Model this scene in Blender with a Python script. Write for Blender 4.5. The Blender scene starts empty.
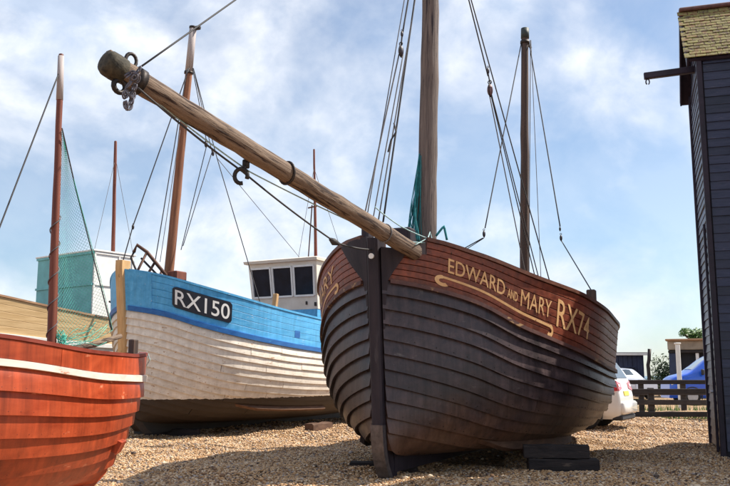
import bpy, bmesh, math, random
import numpy as np
from mathutils import Vector, Matrix

random.seed(7); rng = np.random.default_rng(11)
scene = bpy.context.scene
col = scene.collection
R = math.radians

# ------------------------------------------------------------------ camera
EYE = 1.25; PITCH = R(8.9); F = 850.0
cam_d = bpy.data.cameras.new('camera'); cam_d.sensor_width = 36.0
cam_d.lens = 36.0 * F / 730.0; cam_d.clip_start = 0.1; cam_d.clip_end = 9000
cam = bpy.data.objects.new('camera', cam_d); col.objects.link(cam)
cam.location = (0, 0, EYE); cam.rotation_euler = (R(90) + PITCH, 0, 0)
scene.camera = cam

# ------------------------------------------------------------------ sky, sun, exposure
SUN_AZ = R(74)      # measured from straight ahead (+Y) towards the right (+X)
SUN_EL = R(48)
world = bpy.data.worlds.new('World'); scene.world = world; world.use_nodes = True
nt = world.node_tree; nt.nodes.clear()
def N(tree, kind, **kw):
    n = tree.nodes.new(kind)
    for k, v in kw.items(): setattr(n, k, v)
    return n
w_out = N(nt, 'ShaderNodeOutputWorld'); w_bg = N(nt, 'ShaderNodeBackground')
sky = N(nt, 'ShaderNodeTexSky', sky_type='NISHITA'); sky.sun_disc = False
sky.sun_elevation = SUN_EL; sky.sun_rotation = SUN_AZ
sky.air_density = 1.0; sky.dust_density = 0.6; sky.ozone_density = 2.2
tc = N(nt, 'ShaderNodeTexCoord'); sep = N(nt, 'ShaderNodeSeparateXYZ')
nt.links.new(tc.outputs['Generated'], sep.inputs[0])
def wmath(op, a, b=None):
    n = N(nt, 'ShaderNodeMath', operation=op)
    for i, q in enumerate((a, b)):
        if q is None: continue
        if isinstance(q, (int, float)): n.inputs[i].default_value = q
        else: nt.links.new(q, n.inputs[i])
    return n.outputs[0]
def wnoise(scale, detail, rough, dist, off, stretch=(1.0, 1.0, 1.3)):
    mp = N(nt, 'ShaderNodeMapping'); mp.inputs['Location'].default_value = off
    mp.inputs['Rotation'].default_value = (0, R(-28), 0); mp.inputs['Scale'].default_value = stretch
    nt.links.new(tc.outputs['Generated'], mp.inputs[0])
    n = N(nt, 'ShaderNodeTexNoise'); nt.links.new(mp.outputs[0], n.inputs['Vector'])
    n.inputs['Scale'].default_value = scale; n.inputs['Detail'].default_value = detail
    n.inputs['Roughness'].default_value = rough; n.inputs['Distortion'].default_value = dist
    return n.outputs[0]
OFF = (1.35, 0.0, 2.10)
n_big = wnoise(4.4, 10, 0.53, 0.12, OFF); n_soft = wnoise(1.9, 3, 0.5, 0.0, (OFF[0] + 4.0, 1.7, 0.9))
n_tone = wnoise(6.5, 8, 0.6, 0.3, (OFF[0] + 0.03, OFF[1], OFF[2] + 0.05))
dens = wmath('ADD', wmath('MULTIPLY', n_big, 0.62), wmath('MULTIPLY', n_soft, 0.38))
low = wmath('POWER', wmath('SUBTRACT', 1.0, wmath('MAXIMUM', sep.outputs[2], 0.0)), 3.0)     # cloud banks close up towards the horizon
dens = wmath('ADD', dens, wmath('MULTIPLY', low, 0.05))
ramp = N(nt, 'ShaderNodeValToRGB'); nt.links.new(dens, ramp.inputs[0])
e = ramp.color_ramp.elements
e[0].position = 0.47; e[0].color = (0.24, 0.24, 0.24, 1)
e[1].position = 0.59; e[1].color = (0.97, 0.97, 0.97, 1)
m_ = ramp.color_ramp.elements.new(0.525); m_.color = (0.52, 0.52, 0.52, 1)
ramp2 = N(nt, 'ShaderNodeValToRGB'); nt.links.new(n_tone, ramp2.inputs[0])   # cloud tone: blue grey bellies to white
ramp2.color_ramp.elements[0].position = 0.36; ramp2.color_ramp.elements[0].color = (5.3, 6.2, 7.7, 1)
ramp2.color_ramp.elements[1].position = 0.58; ramp2.color_ramp.elements[1].color = (8.8, 9.0, 9.4, 1)
mixc = N(nt, 'ShaderNodeMix', data_type='RGBA')
nt.links.new(ramp.outputs[0], mixc.inputs['Factor'])
skymul = N(nt, 'ShaderNodeMix', data_type='RGBA', blend_type='MULTIPLY'); skymul.inputs['Factor'].default_value = 1.0
skymul.inputs['B'].default_value = (1.02, 1.10, 1.14, 1)
nt.links.new(sky.outputs[0], skymul.inputs['A'])
nt.links.new(skymul.outputs['Result'], mixc.inputs['A']); nt.links.new(ramp2.outputs[0], mixc.inputs['B'])
nt.links.new(mixc.outputs['Result'], w_bg.inputs[0]); w_bg.inputs[1].default_value = 0.085
nt.links.new(w_bg.outputs[0], w_out.inputs[0])

sun_d = bpy.data.lights.new('sun', 'SUN'); sun_d.energy = 5.0; sun_d.angle = R(0.6); sun_d.color = (1.0, 0.93, 0.82)
sun = bpy.data.objects.new('sun', sun_d); col.objects.link(sun)
to_sun = Vector((math.sin(SUN_AZ) * math.cos(SUN_EL), math.cos(SUN_AZ) * math.cos(SUN_EL), math.sin(SUN_EL)))
sun.rotation_euler = to_sun.to_track_quat('Z', 'Y').to_euler()
vs = scene.view_settings
vs.view_transform = 'Standard'; vs.look = 'None'; vs.exposure = 0.62; vs.gamma = 1.0; vs.use_curve_mapping = False

# ------------------------------------------------------------------ helpers
def at(u, v, y):
    """World point that stands y metres ahead on the line of sight of photo pixel (u, v)."""
    dx = (u - 365.0) / F; dv = (243.0 - v) / F
    d = Vector((dx, math.cos(PITCH) - dv * math.sin(PITCH), math.sin(PITCH) + dv * math.cos(PITCH)))
    return Vector((0, 0, EYE)) + d * (y / d.y)

def mkobj(name, me, mat=None, parent=None, smooth=False):
    o = bpy.data.objects.new(name, me); col.objects.link(o)
    if mat is not None and len(me.materials) == 0: me.materials.append(mat)
    if parent is not None: o.parent = parent
    if smooth:
        me.polygons.foreach_set('use_smooth', [True] * len(me.polygons))
    return o

def tag(o, label, cat, group=None):
    o['label'] = label; o['category'] = cat
    if group: o['group'] = group
    return o

def empty(name, loc=(0, 0, 0), rz=0.0):
    o = bpy.data.objects.new(name, None); col.objects.link(o)
    o.location = loc; o.rotation_euler = (0, 0, rz); o.empty_display_size = 0.2
    return o

class MB:
    """Collects simple solids into one mesh."""
    def __init__(s): s.v = []; s.f = []
    def add(s, verts, faces):
        k = len(s.v); s.v += [tuple(p) for p in verts]; s.f += [tuple(i + k for i in f) for f in faces]; return s
    def box(s, c, size, rz=0.0, ry=0.0, rx=0.0, ch=0.0):
        hx, hy, hz = size[0] / 2, size[1] / 2, size[2] / 2
        m = Matrix.Translation(c) @ Matrix.Rotation(rz, 4, 'Z') @ Matrix.Rotation(ry, 4, 'Y') @ Matrix.Rotation(rx, 4, 'X')
        if ch <= 0:
            vs_ = [Vector((x * hx, y * hy, z * hz)) for x in (-1, 1) for y in (-1, 1) for z in (-1, 1)]
            fs = [(0, 1, 3, 2), (4, 6, 7, 5), (0, 4, 5, 1), (2, 3, 7, 6), (0, 2, 6, 4), (1, 5, 7, 3)]
        else:
            bm = bmesh.new(); bmesh.ops.create_cube(bm, size=1.0)
            for q in bm.verts: q.co = Vector((q.co.x * 2 * hx, q.co.y * 2 * hy, q.co.z * 2 * hz))
            bmesh.ops.bevel(bm, geom=bm.edges[:], offset=ch, segments=1, affect='EDGES')
            bm.verts.index_update()
            vs_ = [q.co.copy() for q in bm.verts]; fs = [tuple(q.index for q in f.verts) for f in bm.faces]; bm.free()
        return s.add([m @ q for q in vs_], fs)
    def bar(s, a, b, w, h, ch=0.0):
        a = Vector(a); b = Vector(b); d = b - a; L = d.length
        m = Matrix.Translation((a + b) / 2) @ d.to_track_quat('X', 'Z').to_matrix().to_4x4()
        t = MB().box((0, 0, 0), (L, w, h), ch=ch)
        return s.add([m @ Vector(q) for q in t.v], t.f)
    def tube(s, pts, r, n=6, closed=False, cap=True):
        pts = [Vector(p) for p in pts]; k = len(pts)
        rs = list(r) if hasattr(r, '__len__') else [r] * k
        ref = None; rings = []
        for i, p in enumerate(pts):
            if closed: t = pts[(i + 1) % k] - pts[i - 1]
            else: t = pts[min(i + 1, k - 1)] - pts[max(i - 1, 0)]
            if t.length < 1e-9: t = Vector((0, 0, 1))
            t.normalize()
            if ref is None:
                ref = t.orthogonal().normalized()
            ref = (ref - t * ref.dot(t))
            ref = ref.normalized() if ref.length > 1e-6 else t.orthogonal().normalized()
            bi = t.cross(ref)
            rings.append([p + (ref * math.cos(2 * math.pi * j / n) + bi * math.sin(2 * math.pi * j / n)) * rs[i] for j in range(n)])
        vs_ = [q for ring in rings for q in ring]; fs = []
        for i in range(k if closed else k - 1):
            a = i * n; b = ((i + 1) % k) * n
            for j in range(n):
                fs.append((a + j, a + (j + 1) % n, b + (j + 1) % n, b + j))
        if cap and not closed:
            fs.append(tuple(range(n - 1, -1, -1))); fs.append(tuple((k - 1) * n + j for j in range(n)))
        return s.add(vs_, fs)
    def grid(s, rows):
        n = len(rows[0]); vs_ = [p for r_ in rows for p in r_]; fs = []
        for i in range(len(rows) - 1):
            for j in range(n - 1):
                fs.append((i * n + j, i * n + j + 1, (i + 1) * n + j + 1, (i + 1) * n + j))
        return s.add(vs_, fs)
    def prism(s, poly, axis_vec):
        """closed polygon (3d points) pushed along axis_vec"""
        n = len(poly); a = [Vector(p) for p in poly]; b = [p + Vector(axis_vec) for p in a]
        fs = [tuple(range(n - 1, -1, -1)), tuple(range(n, 2 * n))]
        for i in range(n): fs.append((i, (i + 1) % n, n + (i + 1) % n, n + i))
        return s.add(a + b, fs)
    def mesh(s, name='m', mat=None, fix=True):
        me = bpy.data.meshes.new(name); me.from_pydata([tuple(p) for p in s.v], [], s.f)
        if fix:
            bm = bmesh.new(); bm.from_mesh(me); bmesh.ops.recalc_face_normals(bm, faces=bm.faces[:]); bm.to_mesh(me); bm.free()
        if mat is not None: me.materials.append(mat)
        me.update(); return me
    def build(s, name, mat, parent=None, smooth=False, fix=True):
        return mkobj(name, s.mesh(name, mat, fix), mat, parent, smooth)

def autosmooth(o, ang=35):
    me = o.data
    me.polygons.foreach_set('use_smooth', [True] * len(me.polygons))
    me.set_sharp_from_angle(angle=R(ang))
    return o

# ------------------------------------------------------------------ materials
def mat_base(name):
    m = bpy.data.materials.new(name); m.use_nodes = True
    t = m.node_tree; b = t.nodes['Principled BSDF']
    return m, t, b
def c4(c): return (c[0], c[1], c[2], 1.0)

def wood(name, c1, c2, scale=(1.5, 14, 14), rough=0.6, bump=0.25, wear=None, wear_amt=0.5, wear_scale=(0.8, 5, 5),
         rand=0.25, spec=0.35, zpaint=None, zbounce=None, coat=0.0, bdist=0.01, runs=0.0):
    """Grained or painted timber. wear = colour showing where the finish has gone; zpaint = (height, colour) of a
    boot-top paint line; zstain = (height, softness, colour, amount) of warm bounce light painted low down."""
    m, t, b = mat_base(name)
    tc_ = N(t, 'ShaderNodeTexCoord'); mp = N(t, 'ShaderNodeMapping'); mp.inputs['Scale'].default_value = scale
    oi = N(t, 'ShaderNodeObjectInfo')
    cmb = N(t, 'ShaderNodeCombineXYZ')
    mu = N(t, 'ShaderNodeMath', operation='MULTIPLY'); mu.inputs[1].default_value = 37.0
    t.links.new(oi.outputs['Random'], mu.inputs[0])
    for i in range(3): t.links.new(mu.outputs[0], cmb.inputs[i])
    t.links.new(tc_.outputs['Object'], mp.inputs[0])
    ad = N(t, 'ShaderNodeVectorMath', operation='ADD'); t.links.new(mp.outputs[0], ad.inputs[0]); t.links.new(cmb.outputs[0], ad.inputs[1])
    n1 = N(t, 'ShaderNodeTexNoise'); n1.inputs['Detail'].default_value = 7; n1.inputs['Roughness'].default_value = 0.62
    n1.inputs['Scale'].default_value = 1.0; n1.inputs['Distortion'].default_value = 0.4
    t.links.new(ad.outputs[0], n1.inputs['Vector'])
    rp = N(t, 'ShaderNodeValToRGB'); t.links.new(n1.outputs[0], rp.inputs[0])
    rp.color_ramp.elements[0].position = 0.3; rp.color_ramp.elements[0].color = c4(c1)
    rp.color_ramp.elements[1].position = 0.7; rp.color_ramp.elements[1].color = c4(c2)
    out = rp.outputs[0]; bumpsrc = n1.outputs[0]
    def mix(a, bcol, fac, blend='MIX'):
        mx = N(t, 'ShaderNodeMix', data_type='RGBA', blend_type=blend)
        if isinstance(fac, float): mx.inputs['Factor'].default_value = fac
        else: t.links.new(fac, mx.inputs['Factor'])
        t.links.new(a, mx.inputs['A'])
        if isinstance(bcol, tuple): mx.inputs['B'].default_value = c4(bcol)
        else: t.links.new(bcol, mx.inputs['B'])
        return mx.outputs['Result']
    if zpaint:
        sp = N(t, 'ShaderNodeSeparateXYZ'); t.links.new(tc_.outputs['Object'], sp.inputs[0])
        nz = N(t, 'ShaderNodeTexNoise'); nz.inputs['Scale'].default_value = 9; nz.inputs['Detail'].default_value = 4
        t.links.new(tc_.outputs['Object'], nz.inputs['Vector'])
        q = N(t, 'ShaderNodeMath', operation='MULTIPLY_ADD'); t.links.new(nz.outputs[0], q.inputs[0]); q.inputs[1].default_value = 0.07
        t.links.new(sp.outputs[2], q.inputs[2])
        lt = N(t, 'ShaderNodeMath', operation='LESS_THAN'); t.links.new(q.outputs[0], lt.inputs[0]); lt.inputs[1].default_value = zpaint[0] + 0.035
    if wear:
        mp2 = N(t, 'ShaderNodeMapping'); mp2.inputs['Scale'].default_value = wear_scale; t.links.new(tc_.outputs['Object'], mp2.inputs[0])
        ad2 = N(t, 'ShaderNodeVectorMath', operation='ADD'); t.links.new(mp2.outputs[0], ad2.inputs[0]); t.links.new(cmb.outputs[0], ad2.inputs[1])
        n2 = N(t, 'ShaderNodeTexNoise'); n2.inputs['Detail'].default_value = 9; n2.inputs['Roughness'].default_value = 0.68; n2.inputs['Scale'].default_value = 1.0
        t.links.new(ad2.outputs[0], n2.inputs['Vector'])
        r2 = N(t, 'ShaderNodeMapRange'); r2.inputs['From Min'].default_value = 0.72 - 0.3 * wear_amt; r2.inputs['From Max'].default_value = 0.78 - 0.3 * wear_amt
        t.links.new(n2.outputs[0], r2.inputs['Value'])
        out = mix(out, wear, r2.outputs[0])
    if zpaint:
        out = mix(out, zpaint[1], lt.outputs[0])
    if zbounce:
        sp = N(t, 'ShaderNodeSeparateXYZ'); t.links.new(tc_.outputs['Object'], sp.inputs[0])
        nz = N(t, 'ShaderNodeTexNoise'); nz.inputs['Scale'].default_value = 2.2; nz.inputs['Detail'].default_value = 6
        t.links.new(tc_.outputs['Object'], nz.inputs['Vector'])
        q = N(t, 'ShaderNodeMath', operation='MULTIPLY_ADD'); t.links.new(nz.outputs[0], q.inputs[0]); q.inputs[1].default_value = -0.9
        t.links.new(sp.outputs[2], q.inputs[2])
        r3 = N(t, 'ShaderNodeMapRange'); r3.inputs['From Min'].default_value = zbounce[0] - 0.45 + zbounce[1]; r3.inputs['From Max'].default_value = zbounce[0] - 0.45 - zbounce[1]
        r3.inputs['To Max'].default_value = zbounce[3]
        t.links.new(q.outputs[0], r3.inputs['Value'])
        out = mix(out, zbounce[2], r3.outputs[0])
    if runs:
        mp3 = N(t, 'ShaderNodeMapping'); mp3.inputs['Scale'].default_value = (11, 11, 0.7); t.links.new(tc_.outputs['Object'], mp3.inputs[0])
        n3 = N(t, 'ShaderNodeTexNoise'); n3.inputs['Detail'].default_value = 8; n3.inputs['Roughness'].default_value = 0.7; n3.inputs['Scale'].default_value = 1.0
        t.links.new(mp3.outputs[0], n3.inputs['Vector'])
        n4 = N(t, 'ShaderNodeTexNoise'); n4.inputs['Detail'].default_value = 5; n4.inputs['Scale'].default_value = 1.3; t.links.new(tc_.outputs['Object'], n4.inputs['Vector'])
        sm_ = N(t, 'ShaderNodeMath', operation='MULTIPLY_ADD'); sm_.inputs[1].default_value = 0.6
        t.links.new(n4.outputs[0], sm_.inputs[0]); t.links.new(n3.outputs[0], sm_.inputs[2])
        r6_ = N(t, 'ShaderNodeMapRange'); r6_.inputs['From Min'].default_value = 0.58; r6_.inputs['From Max'].default_value = 1.05
        r6_.inputs['To Min'].default_value = 1 - runs; r6_.inputs['To Max'].default_value = 1 + runs; r6_.clamp = False
        t.links.new(sm_.outputs[0], r6_.inputs['Value'])
        out = mix(out, r6_.outputs[0], 1.0, 'MULTIPLY')
    # plank to plank difference
    hv = N(t, 'ShaderNodeHueSaturation')
    r4 = N(t, 'ShaderNodeMapRange'); r4.inputs['To Min'].default_value = 1 - rand; r4.inputs['To Max'].default_value = 1 + rand
    t.links.new(oi.outputs['Random'], r4.inputs['Value']); t.links.new(r4.outputs[0], hv.inputs['Value'])
    t.links.new(out, hv.inputs['Color']); t.links.new(hv.outputs[0], b.inputs['Base Color'])
    r5 = N(t, 'ShaderNodeMapRange'); r5.inputs['To Min'].default_value = rough - 0.12; r5.inputs['To Max'].default_value = rough + 0.15
    t.links.new(n1.outputs[0], r5.inputs['Value']); t.links.new(r5.outputs[0], b.inputs['Roughness'])
    b.inputs['Specular IOR Level'].default_value = spec
    if coat: b.inputs['Coat Weight'].default_value = coat; b.inputs['Coat Roughness'].default_value = 0.25
    bp = N(t, 'ShaderNodeBump'); bp.inputs['Strength'].default_value = bump; bp.inputs['Distance'].default_value = bdist
    t.links.new(bumpsrc, bp.inputs['Height']); t.links.new(bp.outputs[0], b.inputs['Normal'])
    return m

def plain(name, c, rough=0.5, metal=0.0, spec=0.5, var=0.15, scale=8.0, bump=0.0, coat=0.0):
    m, t, b = mat_base(name)
    tc_ = N(t, 'ShaderNodeTexCoord'); n1 = N(t, 'ShaderNodeTexNoise'); n1.inputs['Scale'].default_value = scale; n1.inputs['Detail'].default_value = 6
    t.links.new(tc_.outputs['Object'], n1.inputs['Vector'])
    rp = N(t, 'ShaderNodeValToRGB'); t.links.new(n1.outputs[0], rp.inputs[0])
    rp.color_ramp.elements[0].position = 0.3; rp.color_ramp.elements[0].color = c4([q * (1 - var) for q in c])
    rp.color_ramp.elements[1].position = 0.7; rp.color_ramp.elements[1].color = c4([min(1, q * (1 + var)) for q in c])
    t.links.new(rp.outputs[0], b.inputs['Base Color'])
    b.inputs['Roughness'].default_value = rough; b.inputs['Metallic'].default_value = metal; b.inputs['Specular IOR Level'].default_value = spec
    if coat: b.inputs['Coat Weight'].default_value = coat; b.inputs['Coat Roughness'].default_value = 0.05
    if bump:
        bp = N(t, 'ShaderNodeBump'); bp.inputs['Strength'].default_value = bump; bp.inputs['Distance'].default_value = 0.01
        t.links.new(n1.outputs[0], bp.inputs['Height']); t.links.new(bp.outputs[0], b.inputs['Normal'])
    return m

M = {}
M['tar'] = wood('tarred_planks', (0.024, 0.016, 0.019), (0.072, 0.047, 0.047), (2.0, 9, 9), 0.38, 0.3, wear=(0.11, 0.09, 0.085), wear_amt=0.30,
                wear_scale=(1.0, 6, 14), rand=0.2, spec=0.45, runs=0.55, zbounce=(0.72, 0.25, (0.13, 0.062, 0.032), 0.7))  # brown wash low on the hull paints in bounce light from the shingle
M['tar_stem'] = wood('tarred_stem', (0.014, 0.011, 0.017), (0.044, 0.033, 0.040), (6, 6, 1.2), 0.6, 0.3, wear=(0.06, 0.05, 0.055), wear_amt=0.32,
                     wear_scale=(9, 9, 1.5), rand=0.1, spec=0.25)
M['redwood'] = wood('oiled_red_planks', (0.095, 0.021, 0.013), (0.24, 0.060, 0.029), (1.3, 16, 16), 0.42, 0.25, wear=(0.30, 0.17, 0.12), wear_amt=0.24,
                    wear_scale=(1.5, 14, 14), rand=0.22, spec=0.45, runs=0.4)
M['capwood'] = wood('capping_timber', (0.06, 0.022, 0.015), (0.15, 0.055, 0.032), (1.3, 16, 16), 0.5, 0.25, rand=0.1)
M['tan_edge'] = wood('worn_rubbing_strake', (0.20, 0.10, 0.055), (0.40, 0.24, 0.13), (1.5, 12, 12), 0.6, 0.3, wear=(0.05, 0.035, 0.035), wear_amt=0.5, rand=0.1)
M['rubrail'] = wood('worn_rubbing_rail', (0.06, 0.028, 0.028), (0.13, 0.06, 0.05), (1.5, 12, 12), 0.55, 0.3, wear=(0.36, 0.22, 0.11), wear_amt=0.5, wear_scale=(0.7, 10, 10), rand=0.1)
M['gold'] = wood('painted_gold_letters', (0.58, 0.31, 0.13), (0.74, 0.47, 0.23), (9, 9, 9), 0.55, 0.1, wear=(0.17, 0.05, 0.03), wear_amt=0.36, wear_scale=(18, 18, 18), rand=0.0)
M['spar'] = wood('weathered_spar', (0.10, 0.064, 0.046), (0.27, 0.20, 0.148), (2.2, 30, 30), 0.85, 1.0, wear=(0.035, 0.02, 0.016), wear_amt=0.66, wear_scale=(1.6, 22, 22), rand=0.0, bdist=0.02)
M['mastgrey'] = wood('grey_mast', (0.085, 0.066, 0.062), (0.215, 0.17, 0.148), (36, 36, 1.6), 0.8, 0.9, wear=(0.04, 0.03, 0.036), wear_amt=0.55, wear_scale=(26, 26, 1.2), rand=0.0, bdist=0.02)
M['mastdark'] = wood('dark_mast', (0.035, 0.027, 0.024), (0.12, 0.07, 0.05), (20, 20, 1.0), 0.65, 0.4, rand=0.0)
M['mastred'] = wood('varnished_mast', (0.15, 0.055, 0.028), (0.34, 0.15, 0.075), (22, 22, 1.0), 0.55, 0.4, wear=(0.10, 0.05, 0.035), wear_amt=0.35, wear_scale=(18, 18, 1.2), rand=0.0)
M['mastrust'] = wood('rust_red_mast', (0.10, 0.026, 0.016), (0.22, 0.065, 0.036), (22, 22, 1.2), 0.5, 0.3, rand=0.0)
M['masttop'] = wood('pale_mast_head', (0.26, 0.22, 0.215), (0.46, 0.41, 0.40), (22, 22, 1.2), 0.7, 0.3, rand=0.0)
M['whiteplank'] = wood('flaking_white_planks', (0.62, 0.54, 0.45), (0.82, 0.76, 0.67), (2.0, 9, 9), 0.6, 0.4, wear=(0.40, 0.24, 0.13), wear_amt=0.36,
                       wear_scale=(2.2, 12, 12), rand=0.06, runs=0.12, zpaint=(0.76, (0.048, 0.033, 0.023)))
M['blackbottom'] = wood('black_bottom_planks', (0.010, 0.010, 0.010), (0.028, 0.024, 0.02), (2, 10, 10), 0.5, 0.3, wear=(0.12, 0.05, 0.025), wear_amt=0.3, rand=0.2)
M['bluepaint'] = wood('sky_blue_paint', (0.055, 0.31, 0.60), (0.12, 0.44, 0.75), (1.5, 10, 10), 0.45, 0.25, wear=(0.58, 0.64, 0.68), wear_amt=0.30, wear_scale=(1.2, 22, 22), rand=0.06, runs=0.2)
M['bluedeep'] = wood('deep_blue_paint', (0.016, 0.095, 0.32), (0.035, 0.17, 0.46), (1.5, 10, 10), 0.45, 0.3, wear=(0.06, 0.30, 0.56), wear_amt=0.34, wear_scale=(1.5, 14, 14), rand=0.05)
M['barewood'] = wood('bare_orange_wood', (0.42, 0.23, 0.09), (0.66, 0.43, 0.21), (10, 10, 1.5), 0.65, 0.3, wear=(0.14, 0.07, 0.03), wear_amt=0.3, wear_scale=(12, 12, 3), rand=0.0)
M['redhull'] = wood('red_oxide_paint', (0.26, 0.036, 0.011), (0.41, 0.068, 0.020), (0.9, 7, 7), 0.4, 0.18, wear=(0.50, 0.17, 0.09), wear_amt=0.30,
                    wear_scale=(2.0, 12, 12), rand=0.14, spec=0.4, runs=0.4)
M['reddark'] = wood('dark_red_paint', (0.13, 0.02, 0.012), (0.25, 0.05, 0.03), (1.2, 8, 8), 0.5, 0.25, rand=0.05)
M['cream'] = wood('cream_band_paint', (0.55, 0.48, 0.42), (0.72, 0.66, 0.60), (1.6, 14, 14), 0.6, 0.2, wear=(0.45, 0.20, 0.12), wear_amt=0.28, wear_scale=(3, 16, 16), rand=0.0)
M['tanplank'] = wood('pale_tan_planks', (0.42, 0.27, 0.12), (0.66, 0.47, 0.25), (1.0, 12, 12), 0.65, 0.3, wear=(0.25, 0.13, 0.05), wear_amt=0.25, rand=0.10)
M['whitewood'] = plain('white_painted_board', (0.74, 0.73, 0.70), 0.55, var=0.08, scale=5, bump=0.1)
M['creamhouse'] = wood('cream_cabin_paint', (0.66, 0.60, 0.50), (0.78, 0.73, 0.64), (3, 3, 3), 0.5, 0.15, wear=(0.36, 0.22, 0.12), wear_amt=0.2, wear_scale=(5, 5, 5), rand=0.0)
M['teal'] = plain('teal_painted_board', (0.15, 0.44, 0.45), 0.5, var=0.15, scale=4)
M['darkglass'] = plain('dark_window_glass', (0.012, 0.016, 0.028), 0.22, spec=0.14, var=0.3, scale=3)
M['iron'] = plain('rusty_black_iron', (0.035, 0.028, 0.026), 0.55, 0.6, var=0.4, scale=30, bump=0.3)
M['galv'] = plain('galvanised_chain', (0.12, 0.115, 0.14), 0.6, 0.5, var=0.5, scale=40, bump=0.3)
M['rust'] = plain('rusty_steel_rail', (0.10, 0.045, 0.028), 0.7, 0.2, var=0.4, scale=20, bump=0.3)
M['moss'] = plain('mossy_iron_cap', (0.040, 0.034, 0.022), 0.85, 0.0, var=0.7, scale=22, bump=0.9)
M['ropedark'] = plain('dark_wire_rope', (0.035, 0.033, 0.036), 0.7, var=0.3, scale=60)
M['ropegrey'] = plain('grey_rope', (0.13, 0.125, 0.13), 0.85, var=0.3, scale=60)
M['ropeteal'] = plain('pale_teal_rope', (0.32, 0.46, 0.46), 0.85, var=0.3, scale=40)
M['nettealdark'] = plain('teal_net_twine', (0.02, 0.20, 0.22), 0.85, var=0.4, scale=20)
M['netgreen'] = plain('green_net_twine', (0.08, 0.46, 0.36), 0.8, var=0.3, scale=20)
M['blockwood'] = plain('dark_pulley_wood', (0.035, 0.028, 0.045), 0.5, var=0.3, scale=20, bump=0.2)
M['blockred'] = plain('worn_pulley_wood', (0.16, 0.085, 0.085), 0.55, var=0.4, scale=20, bump=0.2)
M['sleeper'] = wood('tarred_sleeper', (0.014, 0.011, 0.012), (0.05, 0.038, 0.034), (3, 18, 18), 0.85, 0.9, wear=(0.12, 0.085, 0.065), wear_amt=0.35, wear_scale=(3, 16, 16), rand=0.2, bdist=0.02)
M['sleeperbrown'] = wood('brown_sleeper', (0.07, 0.032, 0.018), (0.16, 0.085, 0.05), (3, 14, 14), 0.8, 0.6, rand=0.2)
M['blackboard'] = plain('black_number_board', (0.010, 0.012, 0.022), 0.4, var=0.2, scale=10)
M['whitepaint'] = plain('white_number_paint', (0.80, 0.80, 0.78), 0.5, var=0.05)
M['shedboard'] = wood('tarred_weatherboard', (0.011, 0.015, 0.040), (0.042, 0.046, 0.090), (4, 4, 30), 0.42, 0.4, wear=(0.085, 0.075, 0.095), wear_amt=0.30,
                      wear_scale=(5, 5, 20), rand=0.35, spec=0.5)
M['shedtrim'] = wood('tarred_trim', (0.012, 0.010, 0.020), (0.045, 0.03, 0.05), (4, 4, 4), 0.5, 0.4, rand=0.2)
M['rustflash'] = plain('rust_red_ridge', (0.13, 0.06, 0.055), 0.7, var=0.3, scale=12)

# roof tile: clay with yellow-green lichen
def tile_mat():
    m, t, b = mat_base('lichen_clay_tile')
    oi = N(t, 'ShaderNodeObjectInfo'); tc_ = N(t, 'ShaderNodeTexCoord'); geo = N(t, 'ShaderNodeNewGeometry')
    n1 = N(t, 'ShaderNodeTexNoise'); n1.inputs['Scale'].default_value = 22; n1.inputs['Detail'].default_value = 8
    t.links.new(geo.outputs['Position'], n1.inputs['Vector'])
    r1 = N(t, 'ShaderNodeValToRGB'); t.links.new(oi.outputs['Random'], r1.inputs[0]); r1.color_ramp.interpolation = 'CONSTANT'
    cols = [(0, (0.13, 0.065, 0.035)), (0.25, (0.20, 0.10, 0.045)), (0.5, (0.16, 0.115, 0.05)), (0.75, (0.09, 0.05, 0.032))]
    r1.color_ramp.elements[0].color = c4(cols[0][1]); r1.color_ramp.elements[1].position = cols[1][0]; r1.color_ramp.elements[1].color = c4(cols[1][1])
    for p_, cc in cols[2:]:
        q = r1.color_ramp.elements.new(p_); q.color = c4(cc)
    r2 = N(t, 'ShaderNodeMapRange'); r2.inputs['From Min'].default_value = 0.42; r2.inputs['From Max'].default_value = 0.58; t.links.new(n1.outputs[0], r2.inputs['Value'])
    mx = N(t, 'ShaderNodeMix', data_type='RGBA'); t.links.new(r2.outputs[0], mx.inputs['Factor']); t.links.new(r1.outputs[0], mx.inputs['A']); mx.inputs['B'].default_value = (0.25, 0.22, 0.065, 1)
    t.links.new(mx.outputs['Result'], b.inputs['Base Color']); b.inputs['Roughness'].default_value = 0.85
    bp = N(t, 'ShaderNodeBump'); bp.inputs['Strength'].default_value = 0.4; bp.inputs['Distance'].default_value = 0.01; t.links.new(n1.outputs[0], bp.inputs['Height']); t.links.new(bp.outputs[0], b.inputs['Normal'])
    return m
M['tile'] = tile_mat()

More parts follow.
